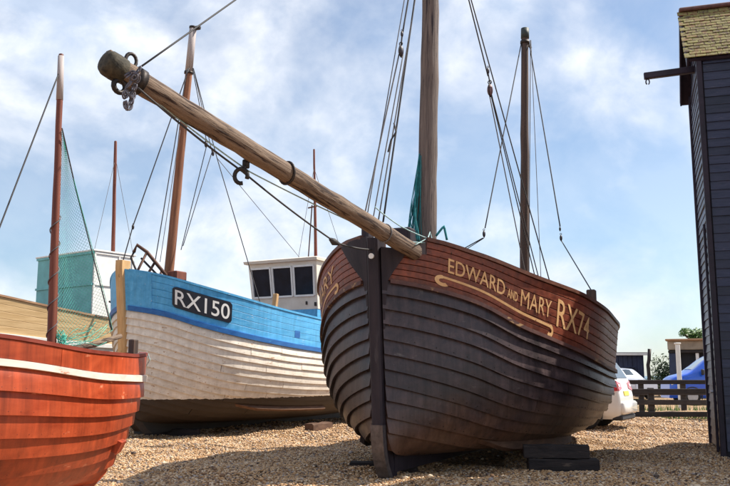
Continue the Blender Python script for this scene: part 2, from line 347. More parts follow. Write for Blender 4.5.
PEB = [(0.0, (0.56, 0.35, 0.18)), (0.18, (0.42, 0.24, 0.11)), (0.34, (0.64, 0.45, 0.27)), (0.48, (0.24, 0.13, 0.066)), (0.60, (0.48, 0.28, 0.13)),
       (0.76, (0.09, 0.06, 0.045)), (0.84, (0.74, 0.58, 0.40)), (0.93, (0.34, 0.28, 0.25))]
def pebble_ramp(t, src):
    r1 = N(t, 'ShaderNodeValToRGB'); r1.color_ramp.interpolation = 'CONSTANT'; t.links.new(src, r1.inputs[0])
    r1.color_ramp.elements[0].color = c4(PEB[0][1]); r1.color_ramp.elements[1].position = PEB[1][0]; r1.color_ramp.elements[1].color = c4(PEB[1][1])
    for p_, cc in PEB[2:]:
        q = r1.color_ramp.elements.new(p_); q.color = c4(cc)
    return r1.outputs[0]
def ground_mat():
    m, t, b = mat_base('shingle_ground'); tc_ = N(t, 'ShaderNodeTexCoord')
    vo = N(t, 'ShaderNodeTexVoronoi'); vo.inputs['Scale'].default_value = 32; t.links.new(tc_.outputs['Object'], vo.inputs['Vector'])
    sp = N(t, 'ShaderNodeSeparateColor'); t.links.new(vo.outputs['Color'], sp.inputs[0])
    c = pebble_ramp(t, sp.outputs[0])
    n1 = N(t, 'ShaderNodeTexNoise'); n1.inputs['Scale'].default_value = 0.6; n1.inputs['Detail'].default_value = 6; t.links.new(tc_.outputs['Object'], n1.inputs['Vector'])
    rr = N(t, 'ShaderNodeMapRange'); rr.inputs['To Min'].default_value = 0.62; rr.inputs['To Max'].default_value = 1.0; t.links.new(n1.outputs[0], rr.inputs['Value'])
    mx = N(t, 'ShaderNodeMix', data_type='RGBA', blend_type='MULTIPLY'); mx.inputs['Factor'].default_value = 1; t.links.new(c, mx.inputs['A']); t.links.new(rr.outputs[0], mx.inputs['B'])
    t.links.new(mx.outputs['Result'], b.inputs['Base Color']); b.inputs['Roughness'].default_value = 0.85; b.inputs['Specular IOR Level'].default_value = 0.25
    iv = N(t, 'ShaderNodeMath', operation='SUBTRACT'); iv.inputs[0].default_value = 1.0; t.links.new(vo.outputs['Distance'], iv.inputs[1])
    bp = N(t, 'ShaderNodeBump'); bp.inputs['Strength'].default_value = 0.8; bp.inputs['Distance'].default_value = 0.03; t.links.new(iv.outputs[0], bp.inputs['Height']); t.links.new(bp.outputs[0], b.inputs['Normal'])
    return m
def pebble_mat():
    m, t, b = mat_base('beach_pebble'); geo = N(t, 'ShaderNodeNewGeometry')
    c = pebble_ramp(t, geo.outputs['Random Per Island'])
    t.links.new(c, b.inputs['Base Color']); b.inputs['Roughness'].default_value = 0.6; b.inputs['Specular IOR Level'].default_value = 0.35
    return m
M['ground'] = ground_mat(); M['pebble'] = pebble_mat()
def sea_mat():
    m, t, b = mat_base('sea_water'); b.inputs['Base Color'].default_value = (0.03, 0.10, 0.16, 1); b.inputs['Roughness'].default_value = 0.25
    tc_ = N(t, 'ShaderNodeTexCoord'); n1 = N(t, 'ShaderNodeTexNoise'); n1.inputs['Scale'].default_value = 0.8; t.links.new(tc_.outputs['Object'], n1.inputs['Vector'])
    bp = N(t, 'ShaderNodeBump'); bp.inputs['Strength'].default_value = 0.5; t.links.new(n1.outputs[0], bp.inputs['Height']); t.links.new(bp.outputs[0], b.inputs['Normal'])
    return m
M['sea'] = sea_mat()

# ------------------------------------------------------------------ ground and sea
def ground_h(x, y):
    h = 0.04 * np.sin(0.55 * x + 0.7 * y) + 0.035 * np.sin(1.3 * x - 0.9 * y + 1.0) + 0.022 * np.sin(2.9 * x + 2.3 * y) + 0.012 * np.sin(6.1 * x - 3.7 * y)
    return h * np.clip((60 - y) / 30, 0, 1)
gx = np.concatenate([[-3000, -800, -200, -60], np.linspace(-20, 24, 111), [60, 200, 800, 3000]])
gy = np.concatenate([[-200, -40], np.linspace(0, 44, 111), [60, 90, 140, 400, 1500, 5000]])
GX, GY = np.meshgrid(gx, gy); GZ = np.where((np.abs(GX) < 25) & (GY > -1), ground_h(GX, GY), 0.0) - 0.015
gm = MB(); gm.v = list(map(tuple, np.stack([GX, GY, GZ], -1).reshape(-1, 3).tolist())); nx = len(gx)
gm.f = [(j * nx + i, j * nx + i + 1, (j + 1) * nx + i + 1, (j + 1) * nx + i) for j in range(len(gy) - 1) for i in range(nx - 1)]
g = gm.build('ground', M['ground'], smooth=True, fix=False); g['kind'] = 'structure'
sm = MB().add([(-5000, 160, 0.06), (5000, 160, 0.06), (5000, 8000, 0.06), (-5000, 8000, 0.06)], [(0, 1, 2, 3)])
o = sm.build('sea', M['sea']); o['kind'] = 'structure'

def pebbles():
    PHI = (1 + 5 ** 0.5) / 2
    ico = np.array([(-1, PHI, 0), (1, PHI, 0), (-1, -PHI, 0), (1, -PHI, 0), (0, -1, PHI), (0, 1, PHI), (0, -1, -PHI), (0, 1, -PHI), (PHI, 0, -1), (PHI, 0, 1), (-PHI, 0, -1), (-PHI, 0, 1)]) / 1.902
    icf = np.array([(0, 11, 5), (0, 5, 1), (0, 1, 7), (0, 7, 10), (0, 10, 11), (1, 5, 9), (5, 11, 4), (11, 10, 2), (10, 7, 6), (7, 1, 8), (3, 9, 4), (3, 4, 2), (3, 2, 6), (3, 6, 8), (3, 8, 9), (4, 9, 5), (2, 4, 11), (6, 2, 10), (8, 6, 7), (9, 8, 1)])
    octv = np.array([(1, 0, 0), (0, 1, 0), (-1, 0, 0), (0, -1, 0), (0, 0, 1), (0, 0, -1.0)])
    octf = np.array([(0, 1, 4), (1, 2, 4), (2, 3, 4), (3, 0, 4), (1, 0, 5), (2, 1, 5), (3, 2, 5), (0, 3, 5)])
    V = []; Fc = []; base = 0
    for tv, tf, n, y0, y1, r0, r1 in ((ico, icf, 56000, 8.8, 12.8, 0.009, 0.021), (octv, octf, 90000, 12.0, 18.0, 0.011, 0.024), (octv, octf, 60000, 17.0, 27.5, 0.015, 0.034), (ico, icf, 900, 8.8, 20.0, 0.024, 0.044)):
        y = y0 + (y1 - y0) * rng.random(n) ** 1.15
        x = (rng.random(n) * 1.0 - 0.5) * 0.93 * y
        if y0 > 11: x = np.where(rng.random(n) < 0.55, 0.16 * y + rng.random(n) * 0.32 * y, -0.34 * y + rng.random(n) * 0.36 * y)
        rr = r0 + (r1 - r0) * rng.random(n) ** 2
        sc = np.stack([rr * (0.9 + 0.6 * rng.random(n)), rr * (0.7 + 0.4 * rng.random(n)), rr * (0.45 + 0.35 * rng.random(n))], -1)
        k = len(tv); P = tv[None] * sc[:, None, :] * (1 + 0.16 * (rng.random((n, k, 1)) - 0.5))
        a = rng.random(n) * 6.283; tl = (rng.random(n) - 0.5) * 0.9
        ca, sa, ct, st = np.cos(a)[:, None], np.sin(a)[:, None], np.cos(tl)[:, None], np.sin(tl)[:, None]
        X, Y, Z = P[..., 0], P[..., 1], P[..., 2]
        Y, Z = Y * ct - Z * st, Y * st + Z * ct
        X, Y = X * ca - Y * sa, X * sa + Y * ca
        z0 = ground_h(x, y) - 0.015 + sc[:, 2] * (0.2 + 0.7 * rng.random(n))
        V.append(np.stack([X + x[:, None], Y + y[:, None], Z + z0[:, None]], -1).reshape(-1, 3))
        Fc.append((tf[None] + base + (np.arange(n) * k)[:, None, None]).reshape(-1, 3)); base += n * k
    V = np.concatenate(V); Fc = np.concatenate(Fc)
    me = bpy.data.meshes.new('pebbles'); me.vertices.add(len(V)); me.vertices.foreach_set('co', V.ravel())
    me.loops.add(Fc.size); me.loops.foreach_set('vertex_index', Fc.ravel().astype(np.int32))
    me.polygons.add(len(Fc)); me.polygons.foreach_set('loop_start', np.arange(0, Fc.size, 3, dtype=np.int32))
    me.polygons.foreach_set('loop_total', np.full(len(Fc), 3, np.int32)); me.update(calc_edges=True)
    o = mkobj('pebbles', me, M['pebble'], None, True)
    o['label'] = 'loose tan and brown beach pebbles covering the ground'; o['category'] = 'pebbles'; o['kind'] = 'stuff'
pebbles()

# ------------------------------------------------------------------ hull builder
def curve(keys):
    """monotone cubic through (x, y) keys"""
    x = np.array([k[0] for k in keys], float); y = np.array([k[1] for k in keys], float)
    h = np.diff(x); d = np.diff(y) / h; mm = np.zeros_like(x)
    mm[0], mm[-1] = d[0], d[-1]
    for i in range(1, len(x) - 1):
        mm[i] = 0 if d[i - 1] * d[i] <= 0 else (3 * (h[i - 1] + h[i])) / ((2 * h[i] + h[i - 1]) / d[i - 1] + (h[i] + 2 * h[i - 1]) / d[i])
    def f(t):
        t = min(max(t, x[0]), x[-1]); i = min(int(np.searchsorted(x, t, 'right')) - 1, len(h) - 1); i = max(i, 0)
        u = (t - x[i]) / h[i]
        return float((1 + 2 * u) * (1 - u) ** 2 * y[i] + u * (1 - u) ** 2 * h[i] * mm[i] + u * u * (3 - 2 * u) * y[i + 1] + u * u * (u - 1) * h[i] * mm[i + 1])
    return f

class Hull:
    """Local frame: +X runs aft from the stem, Y = side * half breadth, Z up."""
    def __init__(s, root, L, b, zt, zr, zk, rake, m1, m2, hs=0.06, flare=0.06, q=1.0):
        s.root = root; s.L = L; s.b = curve(b); s.zt = curve(zt); s.zr = curve(zr); s.zk = curve(zk); s.rake = curve(rake)
        s.m1 = curve(m1); s.m2 = curve(m2); s.hs = hs; s.flare = flare; s.q = q
        s.mat = Matrix.Translation(root.location) @ Matrix.Rotation(root.rotation_euler[2], 4, 'Z'); s.inv = s.mat.inverted()
    def loc(s, p): return s.inv @ Vector(p)
    def raw(s, x, gg, side):
        b = s.b(x); zr = s.zr(x); zk = s.zk(x)
        if gg <= 1:
            a = gg * math.pi / 2; m1 = s.m1(x); m2 = s.m2(x)
            yy = b * ((1 - m1) * math.sin(a) ** s.q + m1 * gg); z = zk + (zr - zk) * ((1 - m2) * (1 - math.cos(a)) + m2 * gg)
            fl = s.flare * b * gg ** 3 * 0
        else:
            f = gg - 1; z = zr + (s.zt(x) - zr) * f; yy = b * (1 + s.flare * f)
        X = x + s.rake(z) * max(0, 1 - x / 2.2) ** 2
        return Vector((X, side * (s.hs + yy), z))
    def nrm(s, x, gg, side):
        d = 0.02
        a = s.raw(min(x + d, s.L), gg, side) - s.raw(max(x - d, 0), gg, side)
        c = s.raw(x, gg + d, side) - s.raw(x, max(gg - d, 0), side)
        n = a.cross(c) * (-side)
        # outward: positive along side*Y for most of the hull
        if n.length < 1e-9: return Vector((0, side, 0))
        n.normalize()
        if n.y * side < 0: n = -n
        return n
    def p(s, x, gg, side, off=0.0): return s.raw(x, gg, side) + s.nrm(x, gg, side) * off if off else s.raw(x, gg, side)
    def stations(s, a, b_, n):
        t = np.linspace(0, 1, n); t = t ** 1.35 if a < 0.05 else t
        return [a + (b_ - a) * q for q in t]
    def strake(s, side, g0, g1, a, b_, mat, th=0.035, lap=True, n=44, wob=0.0, gap=0.0, name='strake'):
        xs = s.stations(a, b_, n); ph = random.random() * 6; dg = g1 - g0
        lo, hi = (g0, g1 + 0.22 * dg) if lap else (g0 + gap, g1 - gap)
        def w(x): return wob * math.sin(1.7 * x + ph) * dg
        if lap: rows = [(lo, th), (lo + 0.35 * (hi - lo), th * 0.72), (lo + 0.7 * (hi - lo), th * 0.40), (hi, 0.002)]
        else:
            c = 0.05 * dg; rows = [(lo, th * 0.72), (lo + c, th), (0.5 * (lo + hi), th), (hi - c, th), (hi, th * 0.72)]
        m = MB()
        m.grid([[s.p(x, max(gv + w(x), 0), side, of) for x in xs] for gv, of in rows])
        inner = -0.012
        m.grid([[s.p(x, max(lo + w(x), 0), side, rows[0][1]) for x in xs], [s.p(x, max(lo + w(x), 0), side, inner) for x in xs]])
        if not lap: m.grid([[s.p(x, hi + w(x), side, rows[-1][1]) for x in xs], [s.p(x, hi + w(x), side, inner) for x in xs]])
        m.grid([[s.p(x, max(lo + w(x), 0), side, inner) for x in xs], [s.p(x, hi + w(x), side, inner) for x in xs]])
        for x in (a, b_):   # close the plank ends
            A = [s.p(x, max(gv + w(x), 0), side, of) for gv, of in rows]; B = [s.p(x, max(gv + w(x), 0), side, inner) for gv, of in rows]
            m.grid([A, B])
        o = m.build(name, mat, s.root, True)
        if not lap: o.data.set_sharp_from_angle(angle=R(20))
        return o
    def lining(s, mat, g0, g1, off=-0.03, name='inner_lining', port_from=0.03):
        for side in (-1, 1):
            xs = s.stations(port_from if side < 0 else 0.03, s.L, 50)
            MB().grid([[s.p(x, gg, side, off) for x in xs] for gg in (g0, (g0 + g1) / 2, g1)]).build(name, mat, s.root, True)
    def rail(s, name, side, gg, a, b_, w_out, w_in, h0, h1, mat, n=60):
        xs = s.stations(a, b_, n); m = MB(); rr = []
        for x in xs:
            c = s.raw(x, gg, side); nn = s.nrm(x, gg, side); nn.z = 0
            nn = nn.normalized() if nn.length > 1e-6 else Vector((0, side, 0))
            rr.append([c + nn * w_out + Vector((0, 0, h0)), c + nn * w_out + Vector((0, 0, h1)), c - nn * w_in + Vector((0, 0, h1)), c - nn * w_in + Vector((0, 0, h0))])
        k = len(rr)
        for j in range(4): m.grid([[r_[j] for r_ in rr], [r_[(j + 1) % 4] for r_ in rr]])
        m.add(rr[0], [(0, 1, 2, 3)]); m.add(rr[-1], [(0, 1, 2, 3)])
        return m.build(name, mat, s.root, True, fix=True)
    def patch(s, name, side, fn_rows, mat, th=0.03, base=0.0):
        """fn_rows: list of rows of (x, gg); a thick plate lying on the hull"""
        m = MB()
        O = [[s.p(x, gg, side, base + th) for x, gg in row] for row in fn_rows]; I = [[s.p(x, gg, side, base - 0.02) for x, gg in row] for row in fn_rows]
        m.grid(O); m.grid(I); m.grid([O[0], I[0]]); m.grid([O[-1], I[-1]])
        m.grid([[r_[0] for r_ in O], [r_[0] for r_ in I]]); m.grid([[r_[-1] for r_ in O], [r_[-1] for r_ in I]])
        return m.build(name, mat, s.root)
    def deck(s, mat, a, b_, dz, name='deck'):
        xs = s.stations(a, b_, 30); rows = []
        for x in xs:
            z = s.zr(x) + dz
            f = 1 + (z - s.zr(x)) / max(s.zt(x) - s.zr(x), 0.05)
            P = s.raw(x, f, 1); y = abs(P.y) - 0.03
            rows.append([Vector((P.x, -y, z)), Vector((P.x, 0, z + 0.05)), Vector((P.x, y, z))])
        return MB().grid(rows).build(name, mat, s.root)
    def transom(s, mat):
        gs = list(np.linspace(0, 2, 15)); A = [s.raw(s.L, q, 1) for q in gs]; B = [s.raw(s.L, q, -1) for q in gs]
        poly = A + B[::-1]; poly = [q - Vector((0.03, 0, 0)) for q in poly]
        return MB().prism(poly, (0.06, 0, 0)).build('transom', mat, s.root)
    def stem(s, mat, z0, z1, fwd, half, name='stem', aft=0.15, n=26, extra=0.0):
        m = MB(); A = []; B = []
        for i in range(n):
            z = z0 + (z1 - z0) * i / (n - 1); x = s.rake(z)
            A.append((x - fwd, z)); B.append((x + aft, z))
        L_ = [Vector((x, -half, z)) for x, z in A]; R_ = [Vector((x, half, z)) for x, z in A]
        ch = half * 0.3
        L1 = [Vector((x + ch, -half, z)) for x, z in A]; L0 = [Vector((x, -half + ch, z)) for x, z in A]
        R0 = [Vector((x, half - ch, z)) for x, z in A]; R1 = [Vector((x + ch, half, z)) for x, z in A]
        LB = [Vector((x, -half, z)) for x, z in B]; RB = [Vector((x, half, z)) for x, z in B]
        cols_ = [LB, L1, L0, R0, R1, RB]
        m.grid(cols_); m.grid([RB, LB])
        m.add([c[-1] for c in cols_], [tuple(range(6))]); m.add([c[0] for c in cols_], [tuple(range(6))])
        return m.build(name, mat, s.root)
    def keel(s, mat, a, b_, z0, half, depth=None, name='keel'):
        m = MB(); xs = np.linspace(a, b_, 24); L_ = []
        rows = [[], [], [], []]
        for x in xs:
            zt = s.zk(x) + 0.08; X = x + s.rake(s.zk(x)) * max(0, 1 - x / 2.2) ** 2
            rows[0].append(Vector((X, -half, zt))); rows[1].append(Vector((X, -half, z0))); rows[2].append(Vector((X, half, z0))); rows[3].append(Vector((X, half, zt)))
        m.grid(rows); m.grid([rows[3], rows[0]])
        m.add([r_[0] for r_ in rows], [(0, 1, 2, 3)]); m.add([r_[-1] for r_ in rows], [(0, 1, 2, 3)])
        return m.build(name, mat, s.root)
    def arclen(s, side, gg, a, b_, n=200):
        xs = np.linspace(a, b_, n); P = [s.raw(x, gg, side) for x in xs]
        d = [0.0]
        for i in range(1, n): d.append(d[-1] + (P[i] - P[i - 1]).length)
        return xs, np.array(d)

def rivets(h, sides, gs, th, mat, a, b_, step, r=0.008):
    """rows of copper nail heads along the laps"""
    m = MB()
    for side in sides:
        for g0, g1 in gs:
            x = a + 0.5 * step * random.random()
            while x < b_:
                gg = g0 + 0.16 * (g1 - g0); c = h.p(x, gg, side, th * 0.88); n_ = h.nrm(x, gg, side); t1 = Vector((1, 0, 0)); t1 = (t1 - n_ * t1.dot(n_)).normalized(); t2 = n_.cross(t1)
                rr = r * random.uniform(0.75, 1.25)
                m.add([c + t1 * rr, c + t2 * rr, c - t1 * rr, c - t2 * rr, c + n_ * rr * 0.7], [(0, 1, 4), (1, 2, 4), (2, 3, 4), (3, 0, 4)])
                x += step * random.uniform(0.85, 1.15)
    o = m.build('rivets', mat, h.root, True, fix=False); o['kind'] = 'stuff'; return o

def text_bm(txt, bold=0.0):
    cu = bpy.data.curves.new('t', 'FONT'); cu.body = txt; cu.size = 1.0; cu.resolution_u = 6; cu.fill_mode = 'FRONT'; cu.offset = bold
    to = bpy.data.objects.new('t', cu); col.objects.link(to)
    bpy.context.view_layer.update()
    me = bpy.data.meshes.new_from_object(to.evaluated_get(bpy.context.evaluated_depsgraph_get()))
    bpy.data.objects.remove(to); bpy.data.curves.remove(cu)
    bm = bmesh.new(); bm.from_mesh(me); bpy.data.meshes.remove(me)
    return bm

def hull_text(h, name, txt, side, s0, s1, f0, f1, mat, off, flip, f0b=None, f1b=None, embolden=0.0):
    """flat lettering painted on the topsides between stations s0..s1 and heights f0..f1 (fractions of the bulwark)"""
    bm = text_bm(txt, embolden)
    xs_ = [v.co.x for v in bm.verts]; ys_ = [v.co.y for v in bm.verts]; x0, x1, y0, y1 = min(xs_), max(xs_), min(ys_), max(ys_)
    nb = 60
    for i in range(1, nb):
        xx = x0 + (x1 - x0) * i / nb
        bmesh.ops.bisect_plane(bm, geom=bm.verts[:] + bm.edges[:] + bm.faces[:], plane_co=(xx, 0, 0), plane_no=(1, 0, 0))
    xs, d = h.arclen(side, 1.5, s0, s1)
    f0b = f0 if f0b is None else f0b; f1b = f1 if f1b is None else f1b
    for v in bm.verts:
        t = (v.co.x - x0) / (x1 - x0); k = (v.co.y - y0) / (y1 - y0)
        tt = 1 - t if flip else t
        x = float(np.interp(tt * d[-1], d, xs))
        a = f0 + (f0b - f0) * t; b = f1 + (f1b - f1) * t
        v.co = h.p(x, 1 + a + (b - a) * k, side, off)
    me = bpy.data.meshes.new(name); bm.to_mesh(me); bm.free()
    return mkobj(name, me, mat, h.root)

def rope(root_hull, name, pts, r, mat, sag=0.0, n=14, parent=None, world=True):
    """rope through world points, sagging between them"""
    P = [root_hull.loc(p) if (root_hull and world) else Vector(p) for p in pts]; out = []
    for i in range(len(P) - 1):
        for k in range(n + (i == len(P) - 2)):
            t = k / n; q = P[i].lerp(P[i + 1], t); q.z -= sag * 4 * t * (1 - t); out.append(q)
    return MB().tube(out, r, 5).build(name, mat, parent if parent else root_hull.root, True)

def pulley(h, c, size, mat, parent=None, axis=(0, 0, 1)):
    """oval wooden block with a sheave strap, c in world"""
    c = h.loc(c); m = MB(); rows = []
    for i in range(9):
        a = -math.pi / 2 + math.pi * i / 8
        rows.append([c + Vector((math.cos(a) * math.cos(b_) * size * 0.62, math.cos(a) * math.sin(b_) * size * 0.45, math.sin(a) * size)) for b_ in np.linspace(0, 2 * math.pi, 11)])
    m.grid(rows)
    o = m.build('pulley_block', mat, parent or h.root, True)
    MB().tube([c + Vector((math.cos(t) * size * 0.66, 0, math.sin(t) * size * 1.08)) for t in np.linspace(0, 2 * math.pi, 17)[:-1]], size * 0.10, 5, closed=True).build('strap', M['iron'], o, True)
    MB().tube([c + Vector((0, math.cos(t) * size * 0.28, size * 1.3 + math.sin(t) * size * 0.28)) for t in np.linspace(0, 2 * math.pi, 11)[:-1]], size * 0.09, 5, closed=True).build('shackle', M['iron'], o, True)
    return o

def spar_mesh(a, b, r0, r1, n=16, k=14, ends=0.4):
    a = Vector(a); b = Vector(b); pts = []; rs = []
    for i in range(k + 1):
        t = i / k; jj = r0 * 0.05
        pts.append(a.lerp(b, t) + Vector((random.uniform(-jj, jj), random.uniform(-jj, jj), random.uniform(-jj, jj)))); rs.append((r0 + (r1 - r0) * t) * random.uniform(0.965, 1.03))
    d = (b - a).normalized()
    pts = [a - d * 0.03] + pts + [b + d * 0.03]; rs = [r0 * ends * 2] + rs + [r1 * ends * 2]
    return MB().tube(pts, rs, n)

def aligned_spar(name, h, a_w, b_w, r0, r1, mat, axis='Z', n=16, k=14):
    """A mast or spar modelled along its own axis, then stood where it belongs (so its grain runs lengthwise)."""
    a = h.loc(a_w); b = h.loc(b_w); d = b - a; L = d.length
    m = spar_mesh((0, 0, 0), (0, 0, L) if axis == 'Z' else (L, 0, 0), r0, r1, n, k, 0.42)
    o = m.build(name, mat, h.root, True); autosmooth(o, 50)
    o.location = a; o.rotation_mode = 'QUATERNION'
    o.rotation_quaternion = d.to_track_quat(axis, 'Y' if axis == 'Z' else 'Z')
    return o

# ------------------------------------------------------------------ the dark lugger, centre
TH = R(25.0)
root1 = empty('fishing_lugger', (0.12, 10.52, 0), math.atan2(math.cos(TH), math.sin(TH)))
tag(root1, 'dark tarred clinker lugger with red-brown topsides lettered RX74 and a long bowsprit', 'boat', 'beached fishing boats')
h1 = Hull(root1, 8.8,
          b=[(0, 0.0), (0.15, 0.28), (0.5, 0.69), (1, 1.11), (2, 1.63), (3, 1.87), (4, 1.96), (5, 1.94), (6.5, 1.74), (8, 1.46), (8.8, 1.24)],
          zt=[(0, 2.97), (0.3, 2.92), (0.8, 2.76), (1.75, 2.50), (2.8, 2.37), (4, 2.22), (5.5, 2.09), (8.8, 2.12)],
          zr=[(0, 2.44), (0.75, 2.20), (1.5, 1.87), (2.8, 1.60), (4.5, 1.38), (6, 1.33), (8.8, 1.48)],
          zk=[(0, 0.34), (2, 0.24), (6, 0.20), (8.8, 0.42)],
          rake=[(0.0, 0.42), (0.1, 0.32), (0.25, 0.24), (0.5, 0.18), (1.0, 0.14), (2.0, 0.07), (3.1, 0.0)],
          m1=[(0, 0.50), (0.6, 0.10), (2, -0.02), (5, -0.04), (8.8, 0.10)], m2=[(0, 0.95), (0.8, 0.70), (2, 0.45), (5, 0.32), (8.8, 0.4)],
          hs=0.075, flare=0.05, q=0.46)
NS = 11
for side in (-1, 1):
    for i in range(NS):
        g0 = (i / NS) ** 0.92; g1 = ((i + 1) / NS) ** 0.92
        bt = 1.7 + 2.6 * ((i * 0.618 + 0.3 * (side > 0)) % 1.0)      # butt joint
        st_ = random.getstate()
        h1.strake(side, g0, min(g1, 0.999), 0.0, bt - 0.005, M['tar'], th=0.062, wob=0.05, n=40)
        random.setstate(st_)                                         # same edge line either side of the joint
        h1.strake(side, g0, min(g1, 0.999), bt + 0.005, h1.L, M['tar'], th=0.062, wob=0.05, n=36)
    for i in range(7):
        h1.strake(side, 1 + i / 7, 1 + (i + 1) / 7, (0.30 if (side < 0 and i >= 5) else 0.02), h1.L, M['redwood'], th=0.028, lap=False, n=60, gap=0.004, name='bulwark_plank')
    h1.rail('rubbing_strake', side, 1.0, 0.05, h1.L, 0.072, 0.0, -0.035, 0.015, M['rubrail'])
    h1.rail('capping_rail', side, 2.0, 0.30 if side < 0 else 0.05, h1.L, 0.055, 0.10, 0.0, 0.05, M['capwood'])
rivets(h1, (-1, 1), [((i / NS) ** 0.92, ((i + 1) / NS) ** 0.92) for i in range(NS)], 0.062, M['iron'], 0.15, 6.5, 0.17, 0.009)
rivets(h1, (-1, 1), [(1 + i / 7, 1 + (i + 1) / 7) for i in range(7)], 0.032, M['iron'], 0.4, 6.5, 0.30, 0.009)
h1.transom(M['redwood']); h1.lining(M['capwood'], 0.97, 1.99, port_from=0.30); h1.lining(M['capwood'], 0.97, 1.70, off=-0.034)
h1.deck(M['capwood'], 0.25, h1.L, 0.12)
h1.stem(M['tar_stem'], -0.05, 2.95, 0.11, 0.074)
h1.keel(M['tar_stem'], 0.25, h1.L, 0.07, 0.085)
# iron shoe on the forefoot
fs = MB(); A = []
for i in range(9):
    z = -0.02 + 0.68 * i / 8; x = h1.rake(z) - 0.122
    A.append([Vector((x, -0.081, z)), Vector((x, 0.081, z)), ])
fs.grid(A); B = [[q + Vector((0.09, (-0.004 if q.y < 0 else 0.004), 0)) for q in r_] for r_ in A]
fs.grid([[r_[0] for r_ in A], [r_[0] for r_ in B]]); fs.grid([[r_[1] for r_ in A], [r_[1] for r_ in B]])
fs.add([A[-1][0], A[-1][1], B[-1][1], B[-1][0]], [(0, 1, 2, 3)])
fs.build('forefoot_shoe', plain('worn_iron_shoe', (0.12, 0.105, 0.105), 0.45, 0.5, var=0.35, scale=14, bump=0.2), root1)
# tarred cheek plates either side of the stem head
for side, wtop, gbot in ((-1, 0.16, 0.72), (1, 0.31, 0.78)):
    rows = []
    for i in range(12):
        t = i / 11; gg = gbot + ((1.76 if side < 0 else 2.03) - gbot) * t; wd = 0.012 + (wtop - 0.012) * max(0, (t - 0.05) / 0.95) ** 1.2
        rows.append([(0.0 + wd * k / 5, gg) for k in range(6)])
    h1.patch('cheek_plate', side, rows, M['tar_stem'], 0.052)
# stem head uprights
zt0 = 2.94
MB().box((0.16, 0.17, zt0 + 0.07), (0.20, 0.10, 0.50), ch=0.02).build('knight_head', M['tar_stem'], root1)
MB().box((0.52, -0.18, zt0 + 0.06), (0.22, 0.26, 0.30), ch=0.02).build('windlass_bitt', M['tar_stem'], root1)
MB().box((0.55, 0.16, zt0 + 0.02), (0.10, 0.12, 0.34), ch=0.015).build('knight_head', M['capwood'], root1)
# small fittings on the stem
MB().prism([(0.10, -0.085, 1.98), (0.10, -0.085, 1.80), (0.20, -0.085, 1.78), (0.24, -0.085, 1.98)], (0, -0.07, 0)).build('stem_bracket', M['tan_edge'], root1)
MB().prism([(0.17, 0.085, 1.49), (0.17, 0.085, 1.28), (0.21, 0.085, 1.30), (0.25, 0.085, 1.49)], (0, 0.11, 0)).build('stem_bracket', M['tar_stem'], root1)
MB().tube([(h1.rake(2.72) - 0.105, 0, 2.72), (h1.rake(2.72) - 0.135, 0, 2.72)], 0.035, 10).build('stem_bolt_plate', plain('bright_zinc', (0.75, 0.75, 0.74), 0.4, 0.0), root1)
# bilge keels
for side in (-1, 1):
    m = MB(); rr = []
    for i in range(20):
        x = 1.35 + 4.6 * i / 19; gg = 0.17 + 0.04 * math.sin(i / 19 * math.pi)
        c = h1.raw(x, gg, side); nn = h1.nrm(x, gg, side); tv = Vector((0, nn.z, -nn.y)) * 0.05 * side
        hh = 0.17 * min(1, 0.12 + i / 3.0) ; hh = hh * min(1, 0.12 + (19 - i) / 3)
        rr.append([c + tv - nn * 0.02, c + tv * 0.8 + nn * hh, c - tv * 0.8 + nn * hh, c - tv - nn * 0.02])
    for j in range(4): m.grid([[r_[j] for r_ in rr], [r_[(j + 1) % 4] for r_ in rr]])
    m.add(rr[0], [(0, 1, 2, 3)]); m.add(rr[-1], [(0, 1, 2, 3)])
    m.build('bilge_keel', M['sleeperbrown'] if side < 0 else M['tar_stem'], root1)
# scupper near the stern quarter
h1.patch('scupper', -1, [[(6.0 + 0.16 * i, 1.06 + 0.05 * k) for i in range(2)] for k in range(4)], plain('scupper_dark', (0.004, 0.004, 0.005), 0.9), 0.031)
# bulwark posts
pp = h1.p(3.35, 2.0, -1)
MB().box((pp.x, pp.y + 0.04, pp.z + 0.12), (0.13, 0.13, 0.22), ch=0.015).build('mooring_post', M['mastdark'], root1)
# lettering
def s_of_u(h, side, gg, u, a=0.0, b=8.0):
    best = None
    for x in np.linspace(a, b, 800):
        p = h.mat @ h.raw(x, gg, side); d_ = Vector((p.x, p.y, p.z - EYE))
        uu = 365 + F * p.x / (p.y * math.cos(PITCH) + (p.z - EYE) * math.sin(PITCH))
        if best is None or abs(uu - u) < best[0]: best = (abs(uu - u), x)
    return best[1]
sE = [s_of_u(h1, -1, 1.5, u, 0.1, 4.5) for u in (447, 503, 506, 516, 519, 549, 555, 587, 442)]
hull_text(h1, 'lettering', 'EDWARD', -1, sE[0], sE[1], 0.43, 0.75, M['gold'], 0.034, False, 0.40, 0.70, 0.008)
hull_text(h1, 'lettering', 'AND', -1, sE[2], sE[3], 0.42, 0.60, M['gold'], 0.034, False, None, None, 0.02)
hull_text(h1, 'lettering', 'MARY', -1, sE[4], sE[5], 0.38, 0.70, M['gold'], 0.034, False)
hull_text(h1, 'registration_number', 'RX74', -1, sE[6], sE[7], 0.27, 0.80, M['gold'], 0.034, False, 0.28, 0.69, 0.004)
